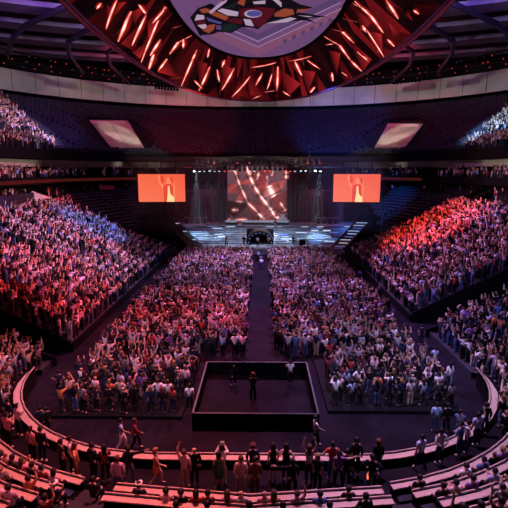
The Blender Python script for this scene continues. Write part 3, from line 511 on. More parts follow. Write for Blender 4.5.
for x, l in ((-4.2, 'left'), (1.9, 'right')):
    t = empty('rigging_winch', (x, 90, 14.6), 'dark pointed fixture hanging in front of the video wall, %s one' % l, 'fixture'); b = MB(); b.tube([(0, 0, .9), (0, 0, .2), (0, 0, -.4)], [.35, .5, .06], 10); b.build('body', M['black'], t); b = MB(); b.tube([(0, 0, .9), (0, 0, 3)], .04, 5); b.build('cable', M['dark'], t)
# bars of lamps and red marker lamps under the roof
for i, (x, y, z, l) in enumerate(((-37.4, 103, 34.0, 'far left of the scoreboard'), (-22.5, 118.5, 34.1, 'just left of the scoreboard'), (38, 103, 34.0, 'far right of the scoreboard'), (32.5, 109.5, 34.0, 'right of the scoreboard'))):
    t = empty('lighting_bar', (x, y, z), 'black bar of hanging lamps under the roof, '+l, 'light', None, math.atan2(-x, y-60)*-1*0+(-.6 if x < 0 else .6)*-1)
    b = MB(); b.tube([(-3, 0, 0), (3, 0, 0)], .12, 6); b.build('bar', M['black'], t)
    for k in range(8): b = MB(); b.tube([(-2.8+k*.8, 0, 0), (-2.8+k*.8, 0, -.55), (-2.8+k*.8, -.1, -1.)], [.1, .3, .34], 8); b.build('lamp', M['black'], t)
    b = MB(); b.tube([(0, 0, 0), (0, 0, 3.3)], .05, 5); b.build('drop_rod', M['black'], t)
for i, (d, z, sg, u0, u1) in enumerate(((43, 35.2, -1, 2.75, 4.4), (40, 35.6, -1, 2.75, 4.3), (43, 35.2, 1, 2.75, 4.4), (40, 35.6, 1, 2.75, 4.3), (37, 36, -1, 3.0, 4.2), (37, 36, 1, 3.0, 4.2))):
    t = empty('catwalk', pt(sg, d, 3.3, z), 'dark roof catwalk dotted with red lamps, %s, %s run' % ('left side' if sg < 0 else 'right side', {43: 'outer', 40: 'middle', 37: 'inner'}[d]), 'catwalk'); o = Vector(t.location)
    b = MB(); b.tube([Vector(pt(sg, d, u, z))-o for u in us(u0, u1, 24)], .16, 6); b.build('walkway_tube', M['black'], t)
    for k in range(5): u = u0+(u1-u0)*(k+.5)/5; q = Vector(pt(sg, d, u, z))-o; b = MB(); b.tube([q, q+Vector((0, 0, 5))], .06, 5); b.build('hanger', M['black'], t)
    nl = 44
    for k in range(nl):
        q = Vector(pt(sg, d, u0+(u1-u0)*(k+rl.uniform(.1, .9))/nl, z-.3))-o; b = MB(); b.box(q, (.2, .2, .2)); b.build('marker_lamp', M['red'] if rl.random() < .55 else M['gun'], t)
# ------------------------------------------------------------------ fenced pen on the arena floor
pen = empty('fenced_platform', (.1, 26.9, 0), 'square black fenced platform in the middle of the floor', 'platform')
px0, px1, py0, py1, ph = -3.4, 3.4, -3.4, 3.5, 1.0
b = MB(); b.box((0, .05, .06), (6.8, 6.9, .12)); b.build('deck', M['floor'], pen)
for nm, c, d in (('near', (0, py0, ph/2), (6.9, .08, ph)), ('far', (0, py1, ph/2), (6.9, .08, ph)), ('l', (px0, .05, ph/2), (.08, 6.9, ph)), ('r', (px1, .05, ph/2), (.08, 6.9, ph))):
    b = MB(); b.box(c, d); f = b.build('fence_panel', M['black'], pen)
    r = MB(); r.box((c[0], c[1], ph+.03), (d[0]+.02, d[1]+.02, .05)); tag(r.build('rim', M['rimshine'], f), 'shiny grey rim')
    for k in range(5):
        t_ = -3+1.5*k; p = MB(); ox = .06 if d[0] < 1 else 0; p.box((c[0]+(t_ if d[0] > 1 else 0), c[1]+(0 if d[0] > 1 else t_)+(-.06 if nm == 'near' else 0), ph/2-.02), (.07, .07, ph-.06)); p.build('fence_post', M['dark'], f)
for i, (x0, x1, y0, y1) in enumerate(((-11.6, -4.1, 24.6, 33.2), (4.3, 12.0, 25.4, 33.2))):
    b = MB(); b.box(((x0+x1)/2, (y0+y1)/2, .1), (x1-x0, y1-y0, .2)); struct(b.build('floor_riser', M['black']))
# ------------------------------------------------------------------ curved counter and bench rows
def desk(name, sg, k, u0, u1, dfun, z, wtop, label, cat, group, zfoot):
    um = (u0+u1)/2; o = Vector(pt(sg, dfun(um), um, zfoot)); t = empty(name, o, label, cat, group); U = usm(u0, u1) if u0*u1 >= 0 else None
    if U is None: path = [(-1, u) for u in usm(0, -u0)[::-1]]+[(1, u) for u in usm(0, u1)[1:]]
    else: path = [(sg, u) for u in U]
    if len(path) < 6:
        path2 = []
        for (s0, a), (s1, c) in zip(path[:-1], path[1:]): path2 += [(s0 if s0 == s1 else s1, a if s0 == s1 else 0)]
    def P(d, s_, u, zz): return Vector(pt(s_, dfun(u)+d, u, zz))-o
    tp = lambda u: wtop if cat != 'counter' else wtop*min(1, max(.12, (1.97-u)/.22))
    b = MB(); rows = [[P(q, s_, u, zz) for q, zz in ((0, z-.05), (0, z), (tp(u), z), (tp(u), z-.05))] for s_, u in path]; L = 0
    for i in range(len(rows)-1):
        seg = (rows[i+1][1]-rows[i][1]).length
        b.quad(rows[i][1], rows[i+1][1], rows[i+1][2], rows[i][2], 0, [(L, 0), (L+seg, 0), (L+seg, .5), (L, .5)])
        for j in (0, 2, 3): b.quad(rows[i][j], rows[i+1][j], rows[i+1][(j+1) % 4], rows[i][(j+1) % 4], 0, [(L, 0), (L+seg, 0), (L+seg, .1), (L, .1)])
        L += seg
    b.poly(rows[0]); b.poly(rows[-1][::-1]); b.build('wooden_top', M['wood'], t)
    b = MB(); b.ring(0, [[P(q, s_, u, zz) for q, zz in ((.06, zfoot), (.06, z-.05), (.14, z-.05), (.14, zfoot))] for s_, u in path], closed=True); b.build('front_panel', M['black'], t)
    b = MB(); b.ring(0, [[P(q, s_, u, zz) for q, zz in ((-.05, z-.02), (-.05, z+.05), (.0, z+.05), (.0, z-.02))] for s_, u in path], closed=True); b.build('edge_rail', M['woodedge'], t)
    b = MB(); b.ring(0, [[P(q, s_, u, zz) for q, zz in ((.03, z+.003), (.03, z+.045), (.07, z+.045), (.07, z+.003))] for s_, u in path], closed=True); b.build('kick_rail', M['rail'], t)
    return t
desk('curved_counter', 1, 0, -1.95, 1.97, lambda u: 0., 1.36, .42, 'long curved wooden topped counter wrapping round the near end of the floor', 'counter', None, 0)
for k in range(6):
    rn = ['frontmost', 'second', 'third', 'fourth', 'fifth', 'sixth'][k]
    for sg, u0, u1, side_ in ((-1, 1.12+.01*k, 1.9, 'left'), (1, 1.06+.02*k, 1.9, 'right'), (0, -1.05, 1.04, 'middle')):
        if sg == 0 and k > 1: continue
        t = desk('bench_row', sg if sg else 1, k, u0, u1, (lambda kk, s_: (lambda u: drow(s_ if s_ else -1, kk, u)))(k, sg), rowz(k)+.46, .36, 'curved wooden bench desk, %s row of the %s block' % (rn, side_), 'bench', 'curved bench desks at the near end', (rowz(k-1) if k else 1.))
        o = Vector(t.location); b = MB()
        path = [(sg, u) for u in usm(u0, u1)] if sg else [(-1, u) for u in usm(0, 1.05)[::-1]]+[(1, u) for u in usm(0, 1.04)[1:]]
        dd = lambda u: drow(sg if sg else -1, k, u)+.72
        b.ring(0, [[Vector(pt(s_, dd(u)+q, u, zz))-o for q, zz in ((0, rowz(k)), (0, rowz(k)+.43), (.3, rowz(k)+.43), (.3, rowz(k)))] for s_, u in path], closed=True); b.build('bench_seat', M['dark'], t)
# ------------------------------------------------------------------ people
V3 = Vector
ARMS = dict(down=((.25, -.03, 1.14), (.25, .06, .90)), up=((.31, .05, 1.62), (.25, .10, 1.90)), upfwd=((.27, .22, 1.44), (.2, .34, 1.72)), film=((.24, .20, 1.26), (.09, .33, 1.54)),
    clap=((.27, .10, 1.17), (.05, .34, 1.30)), out=((.45, .06, 1.42), (.70, .14, 1.47)), hips=((.42, -.06, 1.19), (.20, .09, 1.05)), fold=((.27, .09, 1.15), (-.08, .21, 1.2)),
    back=((.29, -.12, 1.15), (.06, -.19, .98)), swing=((.26, .10, 1.16), (.22, .32, 1.04)), head=((.36, .04, 1.60), (.12, .0, 1.76)), lap=((.25, .08, 1.16), (.13, .36, 1.06)), mic=((.26, .12, 1.18), (.04, .2, 1.5)), guitar=((.3, .06, 1.15), (.02, .24, 1.1)), neck=((.36, .1, 1.2), (.52, .24, 1.28)))
POSES = dict(stand=('down', 'down', 'stand'), armsup=('up', 'up', 'stand'), armup=('down', 'up', 'stand'), armupleft=('up', 'down', 'stand'), film=('film', 'film', 'stand'), clap=('clap', 'clap', 'stand'), walk=('down', 'swing', 'walk'),
    out=('down', 'out', 'wide'), outleft=('out', 'down', 'wide'), bothout=('out', 'out', 'wide'), hips=('hips', 'hips', 'stand'), fold=('fold', 'fold', 'stand'), back=('back', 'back', 'stand'), reach=('upfwd', 'upfwd', 'stand'), halfup=('clap', 'upfwd', 'stand'), head=('head', 'head', 'stand'),
    seat=('lap', 'lap', 'seat'), seatup=('lap', 'up', 'seat'), seatleft=('up', 'lap', 'seat'), seatfilm=('film', 'film', 'seat'), seatclap=('clap', 'clap', 'seat'), crouch=('lap', 'lap', 'crouch'), mic=('down', 'mic', 'stand'), guitar=('neck', 'guitar', 'wide'))
PHRASE = dict(stand='arms down', armsup='arms raised', armup='right arm up', armupleft='left arm up', film='hands before face', clap='clapping', walk='walking', out='right arm out sideways', outleft='left arm out sideways', bothout='arms spread wide', hips='hands on hips', fold='arms folded', back='hands behind the back', reach='arms forward', halfup='one hand up', head='hands on head', seat='seated', seatup='seated, right arm up', seatleft='seated, left arm up', seatfilm='seated, hands before the face', seatclap='seated and clapping', crouch='crouching', mic='singing', guitar='playing guitar')
LEGS = dict(stand=[((.1, .01, .92), (.105, .03, .5), (.11, -.02, .09), (.125, .15, .035))]*2, wide=[((.1, .01, .92), (.15, .04, .5), (.19, -.02, .09), (.22, .14, .035))]*2,
    walk=[((.1, .01, .92), (.1, .20, .54), (.1, .20, .12), (.1, .37, .05)), ((.1, .01, .92), (.1, -.05, .5), (.1, -.30, .14), (.1, -.18, .035))],
    seat=[((.1, .03, .50), (.13, .45, .52), (.13, .42, .09), (.14, .58, .035))]*2, crouch=[((.1, .0, .62), (.16, .36, .50), (.13, .05, .09), (.14, .2, .035))]*2)
def joints(pose, fem):
    L, R_, lg = POSES[pose]; dz = {'seat': -.42, 'crouch': -.32}.get(lg, 0); w = .88 if fem else 1
    up = lambda p: V3((p[0], p[1], p[2]+dz))
    J = {'pelvis': up((0, 0, .95)), 'waist': up((0, .005, 1.1)), 'chest': up((0, .0, 1.3)), 'neck': up((0, 0, 1.475)), 'chin': up((0, .02, 1.545)), 'head': up((0, .012, 1.62)), 'top': up((0, .0, 1.695)), 'nose': up((0, .118, 1.605))}
    for s, a, q in (('L', L, 0), ('R', R_, 1)):
        sx = -1 if s == 'L' else 1; e, h = ARMS[a]; J['sh'+s] = up((sx*.185*w, 0, 1.415)); J['el'+s] = up((sx*e[0]*w, e[1], e[2])); J['ha'+s] = up((sx*h[0]*w, h[1], h[2]))
        for n, p in zip(('hip', 'knee', 'ank', 'toe'), LEGS[lg][q]): J[n+s] = V3((sx*p[0], p[1], p[2]))
        J['ear'+s] = up((sx*.098, .0, 1.615))
    return J
def skin(name, nodes, edges, sub, m, root='pelvis'):
    """nodes: {name: (pos, rx, ry)}"""
    ks = list(nodes); ix = {k: i for i, k in enumerate(ks)}
    me = bpy.data.meshes.new(name); me.from_pydata([nodes[k][0] for k in ks], [(ix[a], ix[b]) for a, b in edges], []); ob = bpy.data.objects.new(name, me); COL.objects.link(ob)
    mod = ob.modifiers.new('s', 'SKIN'); mod.use_smooth_shade = True; mod.branch_smoothing = .4
    sv = me.skin_vertices[0].data
    for k in ks: sv[ix[k]].radius = nodes[k][1:3]; sv[ix[k]].use_root = (k == root)
    if sub: q = ob.modifiers.new('u', 'SUBSURF'); q.levels = sub; q.render_levels = sub
    dg = bpy.context.evaluated_depsgraph_get(); r = bpy.data.meshes.new_from_object(ob.evaluated_get(dg)); bpy.data.objects.remove(ob); bpy.data.meshes.remove(me)
    r.name = name; r.materials.clear(); r.materials.append(m); return r
def wrist(J, s): return J['ha'+s]
def body_nodes(J, fem, fingers=True, fat=0):
    k = 1.12+fat; w = .9 if fem else 1; pf = .74 if fingers else 1
    N = {'pelvis': (J['pelvis'], .135*k*w*pf, .11*k*pf), 'waist': (J['waist'], .12*k*w, .10*k), 'chest': (J['chest'], .15*k*w, .11*k), 'neck': (J['neck'], .058, .058), 'chin': (J['chin'], .074, .08), 'head': (J['head'], .098, .108), 'top': (J['top'], .072, .08), 'nose': (J['nose'], .018, .02)}
    E = [('pelvis', 'waist'), ('waist', 'chest'), ('chest', 'neck'), ('neck', 'chin'), ('chin', 'head'), ('head', 'top')]
    if fingers: E.append(('head', 'nose'))
    else: del N['nose']
    for s in 'LR':
        N['sh'+s] = (J['sh'+s], .066*k*w, .066*k*w); N['el'+s] = (J['el'+s], .047*k*w, .047*k*w)
        d = (J['ha'+s]-J['el'+s]).normalized(); N['wr'+s] = (J['ha'+s]-d*.02, .031*k, .031*k); N['pa'+s] = (J['ha'+s]+d*.06, .042, .024)
        E += [('chest', 'sh'+s), ('sh'+s, 'el'+s), ('el'+s, 'wr'+s), ('wr'+s, 'pa'+s)]
        if fingers:
            side = d.cross(V3((0, 1, 0) if abs(d.y) < .8 else (0, 0, 1))).normalized(); pal = d.cross(side).normalized(); base = J['ha'+s]+d*.085
            for i, (o, ln) in enumerate(((-.033, .062), (-.011, .075), (.011, .07), (.033, .055))):
                a, b, c = 'f%d%s' % (i, s), 'g%d%s' % (i, s), 'h%d%s' % (i, s)
                N[a] = (base+side*o, .0105, .0105); N[b] = (base+side*o*1.15+d*ln*.55+pal*.006, .0095, .0095); N[c] = (base+side*o*1.2+d*ln+pal*.024, .008, .008); E += [('pa'+s, a), (a, b), (b, c)]
            sg = 1 if side.x*(1 if s == 'L' else -1) > 0 else -1
            N['t'+s] = (J['ha'+s]+d*.035+side*sg*.05, .0125, .0125); N['u'+s] = (J['ha'+s]+d*.08+side*sg*.075+pal*.01, .010, .010); E += [('wr'+s, 't'+s), ('t'+s, 'u'+s)]
        for n, r in (('hip', .088), ('knee', .06), ('ank', .042), ('toe', .036)): rk = r*k*(pf if n == 'hip' else 1); N[n+s] = (J[n+s], rk*(.96 if fem else 1), rk)
        E += [('pelvis', 'hip'+s), ('hip'+s, 'knee'+s), ('knee'+s, 'ank'+s), ('ank'+s, 'toe'+s)]
        if fingers: N['ear'+s] = (J['ear'+s], .014, .022); E.append(('head', 'ear'+s))
    return N, E
CACHE = {}
def get(key, fn):
    if key not in CACHE: CACHE[key] = fn()
    return CACHE[key]
def m_body(pose, fem):
    return skin('body', *body_nodes(joints(pose, fem), fem), 1, M['skin'])
def m_shirt(pose, fem, kind):
    J = joints(pose, fem); k = 1.22; w = .93 if fem else 1; lo = J['pelvis']+V3((0, 0, -.04 if kind != 'long' else -.10))
    N = {'pelvis': (lo, .15*k*w, .128*k), 'waist': (J['waist'], .135*k*w, .118*k), 'chest': (J['chest'], .158*k*w, .122*k), 'neck': (J['neck']-V3((0, 0, .02)), .066, .066)}
    E = [('pelvis', 'waist'), ('waist', 'chest'), ('chest', 'neck')]
    if kind == 'dress':
        if POSES[pose][2] in ('seat', 'crouch'): N['hem'] = ((J['kneeL']+J['kneeR'])/2+V3((0, 0, .02)), .2, .12)
        else: N['pelvis'] = (J['pelvis']-V3((0, 0, .1)), .19, .16); N['hem'] = (J['pelvis']-V3((0, 0, .42)), .23, .19)
        E.append(('pelvis', 'hem'))
    for s in 'LR':
        N['sh'+s] = (J['sh'+s], .083*w, .083*w); E.append(('chest', 'sh'+s))
        if kind == 'long':
            N['el'+s] = (J['el'+s], .064*w, .064*w); N['wr'+s] = (J['el'+s].lerp(J['ha'+s], .88), .05, .05); E += [('sh'+s, 'el'+s), ('el'+s, 'wr'+s)]
        elif kind == 'tee': N['el'+s] = (J['sh'+s].lerp(J['el'+s], .7), .075*w, .075*w); E.append(('sh'+s, 'el'+s))
    return skin('shirt', N, E, 1, M['cloth'])
def m_legs(pose, fem, short):
    J = joints(pose, fem); w = .93 if fem else 1; N = {'pelvis': (J['pelvis'], .152*1.1*w, .128*1.1), 'belt': (J['pelvis']+V3((0, 0, .075)), .142*1.1*w, .118*1.1)}; E = [('pelvis', 'belt')]
    for s in 'LR':
        N['hip'+s] = (J['hip'+s], .108, .108); kn, an = J['knee'+s], J['ank'+s]
        if short: N['knee'+s] = (J['hip'+s].lerp(kn, .8), .094, .094); E += [('pelvis', 'hip'+s), ('hip'+s, 'knee'+s)]
        else: N['knee'+s] = (kn, .082, .082); N['ank'+s] = (kn.lerp(an, .93), .064, .064); E += [('pelvis', 'hip'+s), ('hip'+s, 'knee'+s), ('knee'+s, 'ank'+s)]
    return skin('trousers', N, E, 1, M['cloth'])
def m_shoe(pose, s):
    J = joints(pose, 0); a, t = J['ank'+s], J['toe'+s]; lo = min(t.z, a.z-.05)
    N = {'pelvis': (a+V3((0, -.02, -.02)), .058, .058), 'm': (a.lerp(t, .5)+V3((0, 0, -.012)), .056, .05), 't': (t, .05, .042)}
    return skin('shoe', N, [('pelvis', 'm'), ('m', 't')], 1, M['cloth'])
def m_hair(style, pose):
    c = joints(pose, 0)['head']; bm = bmesh.new(); bmesh.ops.create_uvsphere(bm, u_segments=18, v_segments=12, radius=1)
    for v in bm.verts:
        x, y, z = v.co; v.co = (x*.118, y*.132-.008, z*.125+.02)
        if y > .1 and z < .45: v.co.y = min(v.co.y, .03); v.co.x *= .8
        if style == 'short' and z < -.45: v.co.z = max(v.co.z, -.05)
        if style in ('long', 'pony', 'bob') and y < .25 and z < -.1:
            ln = {'long': .34, 'bob': .12, 'pony': .0}[style]; t = min(1, -z); v.co.z -= ln*t; v.co.x *= 1+.15*t; v.co.y -= .03*t
    if style == 'pony':
        g = bmesh.ops.create_uvsphere(bm, u_segments=8, v_segments=8, radius=1)
        for v in g['verts']: x, y, z = v.co; v.co = (x*.045, y*.05-.165, z*.15-.06)
    bmesh.ops.translate(bm, verts=bm.verts, vec=c+V3((0, 0, 0))); me = bpy.data.meshes.new('hair'); bm.to_mesh(me); bm.free(); me.materials.append(M['hair'])
    me.polygons.foreach_set('use_smooth', [True]*len(me.polygons)); return me
def m_cap(pose):
    c = joints(pose, 0)['head']; b = MB(); b.tube([c+V3((0, -.01, .03)), c+V3((0, -.01, .09)), c+V3((0, -.01, .13))], [.125, .115, .05], 14)
    b.poly([c+V3((.1*math.cos(a), .06+.17*math.sin(a), .045)) for a in [PI*i/8 for i in range(9)]]); b.poly([c+V3((.1*math.cos(a), .06+.17*math.sin(a), .03)) for a in [PI*i/8 for i in range(9)]][::-1])
    me = bpy.data.meshes.new('cap'); me.from_pydata(b.v, [], b.f); me.materials.append(M['cloth']); return me
def m_dot(pose, dx, dz, r, mt):
    c = joints(pose, 0)['head']; bm = bmesh.new(); bmesh.ops.create_uvsphere(bm, u_segments=8, v_segments=6, radius=1)
    for v in bm.verts: v.co = (c.x+dx+v.co.x*r[0], c.y+.094+v.co.y*r[1], c.z+dz+v.co.z*r[2])
    me = bpy.data.meshes.new('dot'); bm.to_mesh(me); bm.free(); me.materials.append(M[mt]); return me
CLR = {'white': (.85, .83, .85), 'pale pink': (.72, .5, .55), 'pale grey': (.5, .48, .5), 'grey': (.16, .15, .17), 'dark grey': (.035, .035, .04), 'black': (.008, .008, .01), 'navy': (.014, .018, .05), 'blue': (.1, .17, .42), 'light blue': (.36, .48, .72),
       'red': (.45, .05, .05), 'dark red': (.2, .03, .035), 'orange': (.6, .2, .08), 'brown': (.2, .09, .05), 'green': (.05, .22, .09), 'lilac': (.45, .34, .52), 'beige': (.55, .42, .34), 'jeans': (.07, .1, .22), 'purple': (.18, .08, .28), 'pink': (.6, .25, .32), 'yellow': (.7, .5, .15), 'teal': (.06, .25, .28)}
SKINS = [(.55, .34, .25), (.48, .28, .2), (.62, .42, .33), (.3, .17, .11), (.16, .08, .05), (.5, .32, .22)]
HAIRS = [(.012, .009, .008), (.03, .018, .012), (.07, .035, .018), (.25, .15, .06), (.02, .015, .013), (.12, .1, .09), (.14, .04, .02)]
def child(name, me, par, col):
    o = bpy.data.objects.new(name, me); COL.objects.link(o); o.parent = par; o.color = (*col, 1); return o
def person(loc, yaw, pose, top, legs, kind='tee', fem=0, hair='short', haircol=0, skincol=0, scale=1., label='', group=None, face=False, hold=None, cap=None, shoes=True):
    kind_b = kind
    o = bpy.data.objects.new('person', get(('b', pose, fem), lambda: m_body(pose, fem))); COL.objects.link(o); o.location = loc; o.rotation_euler = (0, 0, yaw); o.scale = (scale,)*3
    o.color = (*SKINS[skincol % 6], 1); tag(o, label, 'person', group)
    tn = {'tee': 'shirt', 'long': 'jacket', 'dress': 'dress', 'vest': 'vest'}[kind]
    child(tn, get(('s', pose, fem, kind), lambda: m_shirt(pose, fem, kind)), o, CLR[top])
    if legs != 'bare':
        sh = legs.startswith('short '); child('shorts' if sh else 'trousers', get(('l', pose, fem, sh), lambda: m_legs(pose, fem, sh)), o, CLR[legs.replace('short ', '')])
    if hair != 'bald': child('hair', get(('h', hair, POSES[pose][2] in ('seat',), POSES[pose][2] == 'crouch'), lambda: m_hair(hair, pose)), o, HAIRS[haircol % 7])
    if cap: child('cap', get(('c', POSES[pose][2] == 'seat'), lambda: m_cap(pose)), o, CLR[cap])
    if shoes:
        for s in 'LR': child('shoe', get(('f', POSES[pose][2], s), lambda: m_shoe(pose, s)), o, (.02, .02, .022) if (skincol+haircol) % 3 else (.5, .48, .5))
    if face:
        q = POSES[pose][2]
        for dx in (-.036, .036): child('eye', get(('e', q, dx), lambda: m_dot(pose, dx, .012, (.013, .012, .009), 'eye')), o, (0, 0, 0))
        child('mouth', get(('m', q), lambda: m_dot(pose, 0, -.06, (.026, .01, .007), 'lip')), o, (0, 0, 0))
    return o
NPH = [0]
def phone(o, pose, label):
    J = joints(pose, 0); p = (J['haL']+J['haR'])/2+V3((0, .06, .08)); p = Matrix.Rotation(o.rotation_euler.z, 4, 'Z') @ (p*o.scale.x)+o.location
    b = MB(); b.box((0, 0, 0), (.16, .02, .085)); q = b.build('phone', M['phone']); q.location = p; q.rotation_euler = o.rotation_euler; tag(q, label, 'phone')
    s = MB(); s.box((0, -.0105, 0), (.145, .004, .072)); s.build('screen', M['strip'], q)
def gaze(x, y): return math.atan2(-(0-x)*0-(0-x)*0, 1)
